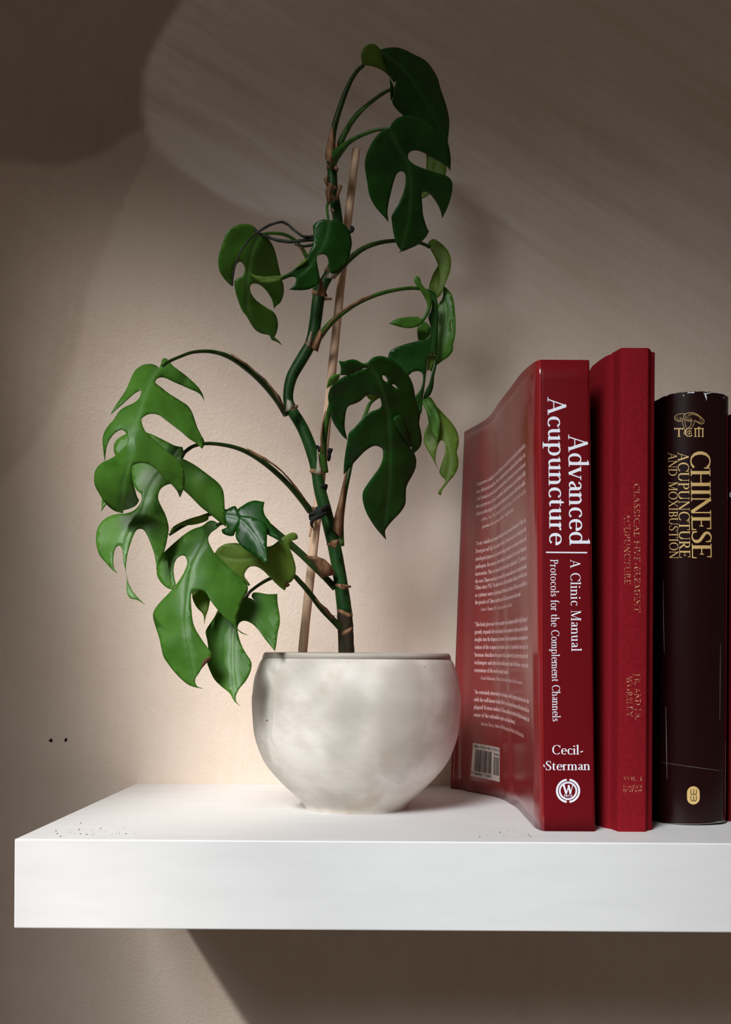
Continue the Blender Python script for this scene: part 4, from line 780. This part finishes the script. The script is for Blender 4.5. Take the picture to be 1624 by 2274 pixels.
def cover_inv(u, v):
    s, z = 0.5, 0.14
    for _ in range(25):
        a = np.array(proj(cover_pt(s, z))); e = np.array([u, v]) - a
        ds = (np.array(proj(cover_pt(s + 1e-3, z))) - a) / 1e-3; dz = (np.array(proj(cover_pt(s, z + 1e-4))) - a) / 1e-4
        try: d = np.linalg.solve(np.stack([ds, dz], 1), e)
        except Exception: break
        s = min(max(s + 0.8 * d[0], 0), 0.998); z = min(max(z + 0.8 * d[1], 0), H1)
    return s, z
NZ = 30
V = [cover_pt(i / (NS - 1), H1 * j / NZ) for j in range(NZ + 1) for i in range(NS)]
Fc = [(j * NS + i, j * NS + i + 1, (j + 1) * NS + i + 1, (j + 1) * NS + i) for j in range(NZ) for i in range(NS - 1)]
bk = mesh('back_cover', V, Fc, m_red, b1, True); s_ = bk.modifiers.new('s', 'SOLIDIFY'); s_.thickness = 0.0005; s_.offset = -1 
# spine (slightly leaning), front cover and page block
SL0, SL1 = PZ(1209, 1846, 0.0), PZ(1200.6, 798.7, H1)
SR0 = Vector((P(1322, 1846, SL0.y).x, SL0.y, 0)); SR1 = Vector((P(1309, 799, SL1.y).x, SL1.y, H1))
def spine1(u, v, lift):
    y = SL0.y
    for _ in range(3):
        p = P(u, v, y); y = SL0.y + (SL1.y - SL0.y) * p.z / H1
    return P(u, v, y - lift)
NV = 24; V = []; prof1 = [(0, .0006), (.02, 0.0001), (.06, 0), (.5, 0), (.94, 0), (.98, .0002), (1.0, .0009)]
for j in range(NV + 1):
    t = j / NV; a, b = SL0.lerp(SL1, t), SR0.lerp(SR1, t)
    wob = 0.0002 * math.sin(t * 7)
    for (q, d) in prof1: V.append(a.lerp(b, q) + Vector((wob, d, 0)))
M = len(prof1)
sp = mesh('spine', V, [(j * M + i, j * M + i + 1, (j + 1) * M + i + 1, (j + 1) * M + i) for j in range(NV) for i in range(M - 1)], m_redsp, b1, True)
s_ = sp.modifiers.new('s', 'SOLIDIFY'); s_.thickness = 0.0005; s_.offset = -1
FE0, FE1 = Vector((SR0.x - 0.004, 0.252, 0)), Vector((SR1.x - 0.003, 0.252, H1))
fr = mesh('front_cover', [SR0 + Vector((-.0001, .0009, 0)), FE0, FE1, SR1 + Vector((-.0001, .0009, 0))], [(0, 1, 2, 3)], m_red, b1)
s_ = fr.modifiers.new('s', 'SOLIDIFY'); s_.thickness = 0.0005; s_.offset = 0
V, Fc = [], []
rows = [(0.0015, 0), (H1 - 0.0015, 1)]
for z, tflag in rows:
    ring = []
    for i in range(3, NS - 3, 3): ring.append(cover_pt(i / (NS - 1), z, -0.0012))
    a, b = (SL0, SR0) if not tflag else (SL1, SR1); fe = FE0 if not tflag else FE1
    ring.append(Vector((a.x + 0.002, a.y + 0.0016, z))); ring.append(Vector((b.x - 0.0015, b.y + 0.0022, z)))
    ring.append(Vector((fe.x - 0.0012, 0.245, z)))
    V += ring; R_ = len(ring)
Fc = [(i, (i + 1) % R_, R_ + (i + 1) % R_, R_ + i) for i in range(R_)] + [tuple(range(R_ - 1, -1, -1)), tuple(range(R_, 2 * R_))]
mesh('page_block', V, Fc, m_page, b1)
# spine print
spine_text('title_lettering', 'Advanced', (1262.5, 964), (1265.5, 1212), (43, 0), spine1, m_white, b1)
spine_text('title_lettering', 'Acupuncture', (1216.5, 880.5), (1221, 1211), (41, 0), spine1, m_white, b1)
spine_text('subtitle_lettering', 'A Clinic Manual', (1267, 1242), (1269.5, 1447), (22, 0), spine1, m_white, b1, 0.9, 0.05)
spine_text('subtitle_lettering', 'Protocols for the Complement Channels', (1222.5, 1242), (1227.5, 1602), (17.5, 0), spine1, m_white, b1, 0.9, 0.04)
V, Fc = [], []
ribbons([[(0, 0, 3), (91.5, 0.8, 3)]], lambda x, y, l: spine1(1213 + x, 1226.5 + y, l), V, Fc, 6e-5); mesh('divider_rule', V, Fc, m_white, b1)
spine_text('author_lettering', 'Cecil-', (1227, 1675), (1296.5, 1675.5), (0, -20.3), spine1, m_white, b1)
spine_text('author_lettering', 'Sterman', (1212.5, 1710.5), (1311.5, 1710), (0, -20.3), spine1, m_white, b1)
V, Fc = [], []
def ringpts(r, a0, a1, wd, n=28): return [(1262 + r * math.cos(math.radians(a0 + (a1 - a0) * i / n)), 1756.2 + r * math.sin(math.radians(a0 + (a1 - a0) * i / n)), wd) for i in range(n + 1)]
em = [ringpts(24.6, 97, 263, 4.6), ringpts(24.6, -83, 83, 4.6), ringpts(18.5, 0, 360, 3.8),
      [(1251.5, 1741, 4.2), (1258, 1763, 4.2)], [(1258, 1763, 2.2), (1264, 1743.5, 2.2)], [(1263, 1743.5, 4.2), (1267.4, 1763, 4.2)], [(1267.4, 1763, 1.8), (1273, 1741, 1.8)]]
ribbons(em, lambda x, y, l: spine1(x, y, l), V, Fc, 6e-5)
st, lo, hi = text_strokes('PRESS', 1.1, 0.0)
ribbons(st, lambda x, y, l: spine1(1252.8 + (x - lo) / (hi - lo) * 19, 1769.6 - y * 5, l), V, Fc, 6e-5)
mesh('publisher_emblem', V, Fc, m_white, b1)
# worn white nick on the spine edge
V, Fc = [], []; ribbons([[(1207.6, 1698, 2.5), (1209, 1701, 3), (1210, 1704, 1)]], lambda x, y, l: spine1(x, y, l), V, Fc, 9e-5); lab(mesh('edge_wear', V, Fc, m_tear, b1), 'white worn nick on the spine edge')
# back cover text
PAR = [
 [(1078, 'f', '"Acupuncture is a modality and is especially responsive to such, and it can be very quick to provide relief to'), (1094.5, 'f', 'those afflicted with chronic illness. What were at what point surgeries, acute disease and clinical advances. Ann'), (1111, 'f', 'Cecil-Sterman has gone back into the vast historical treasury of the classics to restore to us in unravel'), (1127.5, 'f', 'their mysteries so as to restore to us empowerment. Through this manual a day-to-day clinician is skilled'), (1144, 'f', 'clinician whose insights will open, enhance and empower many strategies for clinical work available."'), (1159.5, 'i', '_Jeffrey Yuen, 88th generation in the Jade Purity lineage, in Daoist School, and 26th'), (1175.5, 'h', 'generation of the Quan Zhen sect, of the Lao Zi Chapel Daoist School')],
 [(1211, 'f', '"A very valuable and extremely detailed practical and essential document on the Sinew, Luo,'), (1228, 'f', 'Divergent and Eight Extraordinary Channels. The book does not just say which goal to the'), (1245, 'f', 'ontological purpose of each channel enabling practitioners to treat important emotional and'), (1262, 'f', 'pathogens, the anatomy of these channels, the pathogens of the system and therapeutic'), (1278.5, 'f', 'intervention. These are channels that have been largely excluded from the T.C.M. rendering of'), (1295, 'f', 'the true Chinese medicine that preceded the economic medicine and to be common household'), (1309, 'f', 'China since 1952. The author makes a critical contribution of bringing it outside the great'), (1325.5, 'f', 'as a primary source of physiological distribution and structure. This book is a must addition to'), (1342, 'm', 'the practice of Chinese medicine in and of all of my practices on each dear student."'), (1357.5, 'j', '_Leon I. Hammer, M.D., Author of Dragon Rises, Red Bird Flies')],
 [(1391, 'f', '"This book gives one of the most complete views of acupuncture available in the English language. It'), (1407.5, 'f', 'greatly expands the understanding of what acupuncture is, simple strong, beyond available'), (1424, 'f', 'insights into the diagnosis and treatment of chronic degenerative disease, as a most comprehensive'), (1441, 'f', 'vision of the acupuncture channels as the "way" to provide what it is over. Ann Cecil-'), (1458, 'f', 'Sterman elucidates the nature of each channel vessel, its great energy steps, point needle'), (1475, 'f', 'techniques and role in the overall dynamic balance of the full energy - or very peculiar'), (1492, 'g', 'extensions of the twelve primary channels."'), (1508, 'k', '_Evan Rabinowitz, Director, Chinese Herbs Medicine, Journal former of summer clinic')],
 [(1540, 'f', '"An extremely interesting text containing a wealth of information clearly hand in other studies'), (1556.5, 'f', 'with the well-known teacher Jeffrey Yuen, this opus will answer some of the questions which have'), (1573, 'f', 'plagued Western students of Chinese medicine for decades. It sheds light on the teaching of the'), (1590, 'l', 'some of the unfamiliar aspects and takes them on."'), (1608, 'k', '_Steven Clavey, Author of Fluid Physiology and Pathology in Traditional Chinese Medicine')]]
SLs = [cover_inv(1058.5, 1078)[0], cover_inv(1053, 1560)[0]]
SRs = [cover_inv(1167, 990)[0], cover_inv(1174, 1470)[0]]
for pi, par in enumerate(PAR):
    V, Fc = [], []
    for (v, kind, s) in par:
        ql = 0.0; qr = 1.0
        if kind in 'ijk': ql = 0.05
        if kind == 'h': ql, qr = 0.07, 0.72
        if kind == 'j': qr = 0.62
        if kind == 'k': qr = 0.84
        if kind == 'm': qr = 0.86
        if kind == 'g': qr = 0.48
        if kind == 'l': qr = 0.60
        fv = min(max((v - 1078) / 482, 0), 1); s0 = SLs[0] + (SLs[1] - SLs[0]) * fv; s1 = SRs[0] + (SRs[1] - SRs[0]) * fv
        p = cover_pt(s0, 0.14); Zd = p.y - CAMY; z = ZC - (unroll(1056, v)[1] - PY) * Zd / F
        st, lo, hi = text_strokes(s, 1.25 if kind not in 'ijk' else 0.9, 0.02)
        a_, b_ = s0 + (s1 - s0) * ql, s0 + (s1 - s0) * qr; ch = 0.0031 if kind not in 'ijkh' else 0.0026
        ribbons(st, lambda x, y, l: cover_pt(a_ + (b_ - a_) * (x - lo) / (hi - lo), z + y * ch, l), V, Fc, 8e-5)
    mesh('blurb_text', V, Fc, m_pink, b1)
# bar code label
q00, q10, q11, q01 = cover_inv(1046, 1723), cover_inv(1110, 1737), cover_inv(1110, 1661), cover_inv(1051, 1650)
def lab_pt(x, y, l):
    s0 = q00[0] + (q01[0] - q00[0]) * y; s1 = q10[0] + (q11[0] - q10[0]) * y
    z0 = q00[1] + (q01[1] - q00[1]) * y; z1 = q10[1] + (q11[1] - q10[1]) * y
    return cover_pt(s0 + (s1 - s0) * x, z0 + (z1 - z0) * x, l)
V = [lab_pt(i / 24, j / 6, 7e-5) for j in range(7) for i in range(25)]
bl = mesh('barcode_label', V, [(j * 25 + i, j * 25 + i + 1, j * 25 + i + 26, j * 25 + i + 25) for j in range(6) for i in range(24)], m_label, b1)
V, Fc = [], []
def bar(x0, x1, y0, y1):
    for k_ in range(6):
        ya, yb = y0 + (y1 - y0) * k_ / 6, y0 + (y1 - y0) * (k_ + 1) / 6
        b = len(V); V.extend([lab_pt(x0, ya, 1.9e-4), lab_pt(x1, ya, 1.9e-4), lab_pt(x1, yb, 1.9e-4), lab_pt(x0, yb, 1.9e-4)]); Fc.append((b, b + 1, b + 2, b + 3))
rb = random.Random(3); x = 0.10
while x < 0.66:
    wd = rb.choice((.006, .006, .012, .018)); bar(x, x + wd, 0.17, 0.83); x += wd + rb.choice((.006, .007, .012, .016))
x = 0.74
while x < 0.965:
    wd = rb.choice((.006, .01, .015)); bar(x, x + wd, 0.17, 0.71); x += wd + rb.choice((.008, .012))
mesh('barcode_bars', V, Fc, m_black, bl)
V, Fc = [], []
for s, x0, x1, y0, chh in (('ISBN 978-0-9837720-8-8', .03, .97, .875, .085), ('90000', .74, .97, .745, .075), ('9', .02, .06, .055, .085), ('780983', .10, .38, .055, .085), ('772088', .40, .66, .055, .085)):
    st, lo, hi = text_strokes(s, 1.3, 0.04)
    ribbons(st, lambda x, y, l: lab_pt(x0 + (x1 - x0) * (x - lo) / (hi - lo), y0 + y * chh, l), V, Fc, 1.9e-4)
mesh('isbn_number', V, Fc, m_black, bl)

# --- extruded-profile helper for hard covers
def shell(name, prof, z0, z1, mat, parent, thick, nz=1, dz=None):
    V = []; n = len(prof)
    for j in range(nz + 1):
        for i, (x, y) in enumerate(prof):
            t = j / nz; z = z0 + (z1 - z0) * t
            if dz and j == nz: z += dz(i, x, y)
            V.append((x, y, z))
    o = mesh(name, V, [(j * n + i, j * n + i + 1, (j + 1) * n + i + 1, (j + 1) * n + i) for j in range(nz) for i in range(n - 1)], mat, parent, True)
    s = o.modifiers.new('s', 'SOLIDIFY'); s.thickness = thick; s.offset = -1
    e = o.modifiers.new('e', 'EDGE_SPLIT'); e.split_angle = math.radians(50)
    return o
# --- red cloth hardback
b2 = thing('hardback_book', 'tall red cloth hardback with worn gold spine lettering', 'book', group=BG)
H2 = 0.2868
shell('back_board', [(.1015, .252), (.1017, .16), (.1023, .0785), (.1045, .0650), (.1062, .0575), (.1068, .0545), (.1078, .0522), (.1088, .0505), (.1096, .0490), (.1102, .0487)], 0, H2 - 0.0008, m_cloth, b2, 0.0022)
shell('spine', [(.1100, .0490), (.1107, .0484), (.1114, .0462), (.1119, .0440), (.1124, .0425), (.1134, .0390), (.1139, .0381), (.1146, .0379), (.1215, .0378), (.1290, .0379), (.1298, .0381), (.1303, .0388), (.1311, .0405), (.1322, .0425)], 0, H2, m_cloth, b2, 0.0015)
shell('front_board', [(.1320, .0424), (.1332, .0436), (.1344, .0442), (.1351, .0452), (.1353, .0475), (.1351, .060), (.1345, .12), (.1338, .252)], 0, H2 - 0.0008, m_cloth, b2, 0.0022)
mesh('page_block', boxv(.1095, .1305, .056, .247, 0.003, H2 - 0.004), BOXF, m_page, b2)
def spine2(u, v, lift): return P(u, v, 0.0378 - lift)
spine_text('title_lettering', 'CLASSICAL FIVE-ELEMENT', (1408, 1075), (1409.5, 1360), (13, 0), spine2, m_oldgold, b2, 0.9, 0.06)
spine_text('title_lettering', 'ACUPUNCTURE', (1386, 1140), (1387.5, 1298), (13.5, 0), spine2, m_oldgold, b2, 0.9, 0.06)
spine_text('author_lettering', 'J.R. AND J.B.', (1409.5, 1496), (1411, 1597), (13, 0), spine2, m_oldgold, b2, 0.9, 0.06)
spine_text('author_lettering', 'WORSLEY', (1392, 1501), (1393, 1592), (12.5, 0), spine2, m_oldgold, b2, 0.9, 0.06)
spine_text('volume_lettering', 'VOL. I', (1384.5, 1733.5), (1426, 1734), (0, -8.5), spine2, m_oldgold, b2, 1.0, 0.08)
spine_text('edition_lettering', 'FOURTH', (1384.5, 1749.5), (1426, 1750), (0, -6), spine2, m_oldgold, b2, 1.0, 0.08)
spine_text('edition_lettering', 'EDITION', (1384.5, 1758.5), (1427, 1759), (0, -6.5), spine2, m_oldgold, b2, 1.0, 0.08)
# --- dark maroon jacketed book
b3 = thing('hardback_book', 'very dark maroon jacketed book with large gold spine title', 'book', group=BG)
H3 = 0.2672
XC3, HW3 = 0.1665, 0.0205
def y3(x):
    q = (x - XC3) / HW3; return 0.0632 + 0.0075 * q * q + 0.006 * max(0, abs(q) - 0.75) ** 2 * 8
pr3 = [(XC3 + HW3 * q, y3(XC3 + HW3 * q)) for q in np.linspace(-1, 1, 65)]
left3 = [(.1415, .252), (.1412, .12), (.1411, .088), (.1418, .0835), (.1430, .0825), (.1442, .0800)]
right3 = [(.1882, .0800), (.1888, .0830), (.1886, .12), (.1880, .252)]
notch = lambda i, x, y: -0.0009 * max(0, noise.noise(Vector((x * 700, 3.1, 0)))) - 0.0011 * abs((x - XC3) / HW3) ** 3
shell('dust_jacket', left3 + pr3 + right3, 0.0008, H3, m_maroon, b3, 0.0006, nz=2, dz=notch)
shell('cover_board', [(x + (0.0009 if x < XC3 else -0.0009), y + 0.0012) for x, y in left3 + pr3 + right3], 0.0, H3 - 0.003, m_black, b3, 0.002)
mesh('page_block', boxv(.1455, .1845, .078, .246, 0.003, H3 - 0.006), BOXF, m_page, b3)
def spine3(u, v, lift):
    y = 0.065
    for _ in range(6): y = y3(P(u, v, y).x)
    return P(u, v, y - lift - 9e-5)
spine_text('title_lettering', 'CHINESE', (1534, 1002.5), (1537.5, 1240), (43.5, 0), spine3, m_gold, b3, 1.05, -0.02)
spine_text('title_lettering', 'ACUPUNCTURE', (1506, 1003.5), (1509.5, 1238.5), (24, 0), spine3, m_gold, b3, 0.95, 0.02)
spine_text('title_lettering', 'AND MOXIBUSTION', (1484.5, 1004.5), (1487.5, 1241), (19.5, 0), spine3, m_gold, b3, 0.85, 0.02, 1.6)
k = .0948
def e3(p): return [(1470 + a * k, 860 + b * k, c) for a, b, c in p]
em = [e3([(300, 970, 2.6), (505, 970, 2.6)]), e3([(302, 945, 1.2), (302, 1000, 1.2)]), e3([(503, 945, 1.2), (503, 1000, 1.2)]), e3([(405, 970, 3), (405, 1155, 3)]), e3([(372, 1155, 1.2), (440, 1155, 1.2)]),
      e3([(762, 968, 2.2), (985, 968, 2.2)]), e3([(845, 940, 1.6), (905, 940, 1.6)]), e3([(790, 968, 2.6), (790, 1155, 2.6)]), e3([(872, 945, 2.6), (872, 1155, 2.6)]), e3([(962, 968, 2.6), (962, 1155, 2.6)])]
for xx in (790, 872, 962): em.append(e3([(xx - 30, 1155, 1.4), (xx + 30, 1155, 1.4)]))
em.append([(1470 + (645 + 92 * math.cos(math.radians(a))) * k, 860 + (1055 + 98 * math.sin(math.radians(a))) * k, 1.2 + 1.8 * abs(math.cos(math.radians(a)))) for a in range(40, 325, 15)])
em += [e3([(600, 1025, 1), (695, 1025, 1), (695, 1085, 1), (600, 1085, 1), (600, 1022, 1)]), e3([(648, 985, 1.2), (648, 1125, 1.2)])]
def mush(*p, w=0.9): return [tuple(q) for q in catmull([(1470 + a * k, 860 + b * k, w) for a, b in p], 4)]
em += [mush((560, 640), (500, 615), (400, 630), (320, 670), (300, 720), (340, 780), (420, 800), (480, 785), (500, 745), (470, 735), (425, 710)),
       mush((360, 690), (370, 735), (420, 755), (470, 750), w=.5), mush((330, 690), (340, 750), (400, 782), (460, 775), w=.5),
       mush((515, 700), (530, 650), (600, 605), (720, 595), (820, 630), (920, 700), (990, 780), (980, 840), (930, 860), (860, 835), (800, 785), (800, 768), w=1.1),
       mush((515, 700), (530, 750), (600, 785), (690, 790), (712, 770), (690, 745), (665, 720), w=1.0), mush((555, 670), (560, 720), (610, 765), (690, 775), w=.6), mush((590, 660), (600, 720), (650, 755), w=.5),
       mush((640, 690), (660, 650), (740, 640), (840, 670), (900, 730), (890, 760), w=.6), mush((620, 680), (660, 625), (760, 620), (870, 670), (940, 750), (930, 800), (870, 795), w=.5), mush((820, 790), (900, 835), (960, 810), w=.5),
       mush((485, 790), (500, 880), (530, 950), (540, 1020), (515, 1080), (535, 1105)), mush((540, 770), (550, 850), (575, 950)), mush((685, 795), (690, 870), (660, 920), (620, 945)), mush((795, 785), (750, 860), (730, 910), (700, 945)), mush((775, 770), (745, 790), (730, 820), w=.5)]
V, Fc = [], []; ribbons(em, lambda x, y, l: spine3(x, y, l), V, Fc, 6e-5, 3); mesh('publisher_emblem', V, Fc, m_gold, b3)
V, Fc = [], []
cx, r0 = 1540.4, 14.1
pill = [(cx + r0 * math.cos(math.radians(a)), 1760.2 + r0 * math.sin(math.radians(a))) for a in range(180, 361, 12)] + [(cx + r0 * math.cos(math.radians(a)), 1772.4 + r0 * math.sin(math.radians(a))) for a in range(0, 181, 12)]
V = [spine3(u, v, 6e-5) for u, v in pill] + [spine3(cx, 1766.3, 6e-5)]
pl = mesh('publisher_badge', V, [(i, (i + 1) % len(pill), len(pill)) for i in range(len(pill))], m_gold, b3)
V, Fc = [], []; em = []
for v0 in (1752.8, 1766.8):
    for x0 in (1534.8, 1540.9):
        em.append([tuple(q) for q in catmull([(x0, v0, 1.5), (x0, v0 + 8, 1.5), (x0 + 1, v0 + 10.8, 1.5), (x0 + 3, v0 + 11.8, 1.5), (x0 + 5.2, v0 + 10.8, 1.5), (x0 + 6.1, v0 + 8, 1.5), (x0 + 6.1, v0, 1.5)], 3)])
ribbons(em, lambda x, y, l: spine3(x, y, l), V, Fc, 1.2e-4); mesh('badge_letters', V, Fc, m_black, pl)
jacket_marks = [[(1527, 873.5, 1), (1530, 871.5, 2.4), (1534, 872, 2), (1541, 871.6, 3), (1543, 871.5, 1.5)], [(1563, 872.4, 1.2), (1566, 874, 3), (1568, 880, 3.6), (1569.3, 884, 2.6), (1569.5, 889, .6)], [(1568, 875, 2.2), (1574, 872.8, 2), (1582, 872.2, .7), (1592, 872.4, .6), (1604, 874, 1), (1612, 876.5, 2.6), (1613, 880, 1.4)],
        [(1518, 876, .8), (1519, 879, 1.8), (1519.5, 880, .8)], [(1476, 876.5, 1), (1478, 877, 1.6)], [(1484, 875, 1), (1486, 875.4, 1.4)], [(1607, 880, .6), (1609, 886, .8)]]
for wl in jacket_marks:
    V, Fc = [], []; ribbons([wl], lambda x, y, l: spine3(x, y, l), V, Fc, 8e-5); lab(mesh('torn_scrap', V, Fc, m_tear, b3), 'white torn paper at the upper edge')
jacket_marks = [[(1473.5, 1290, .5), (1474, 1380, 1.3), (1476, 1450, .6)], [(1479, 1570, .6), (1480.5, 1650, 1.5), (1482, 1730, .5)], [(1466, 1827.5, .6), (1490, 1829.2, .8), (1520, 1829.8, 1.2), (1550, 1830, .9), (1575, 1828.8, 1), (1588, 1826.8, 1.6), (1598, 1825.2, 3), (1606, 1824.4, 2.6), (1611, 1822.5, .8)], [(1601, 1430, .3), (1600, 1500, .7), (1599, 1600, .4)], [(1611.5, 1648, .8), (1611.5, 1750, 1), (1611, 1800, .5)], [(1470, 1693, .4), (1530, 1702, .5), (1604, 1712, .4)]]  # tall left strips paint the bluish sheen of the worn fold; the rest are scuffs
for wl in jacket_marks:
    V, Fc = [], []; ribbons([wl], lambda x, y, l: spine3(x, y, l), V, Fc, 8e-5, 6); lab(mesh('scuff_sheen', V, Fc, m_scuff_sheen, b3), 'pale scuffing and painted sheen')
# --- book at the frame edge
b4 = thing('hardback_book', 'deep crimson book cut off by the right frame edge', 'book', group=BG)
H4 = 0.2575
pr4 = [(.1900, .252), (.1902, .10), (.1906, .0850), (.1912, .0815), (.1925, .0800), (.21, .0790), (.2185, .0800), (.2200, .0830), (.2205, .252)]
shell('cover', pr4, 0, H4, m_crim, b4, 0.002)
mesh('page_block', boxv(.1930, .2175, .086, .246, 0.003, H4 - 0.004), BOXF, m_page, b4)
V, Fc = [], []
ribbons([[(1624.5, 1093, 1.5), (1621.5, 1097, 2.4), (1622, 1102, 2.2), (1626, 1104, 1.5)]], lambda x, y, l: P(x, y, 0.0795 - l), V, Fc, 1e-4); mesh('title_lettering', V, Fc, m_white, b4)
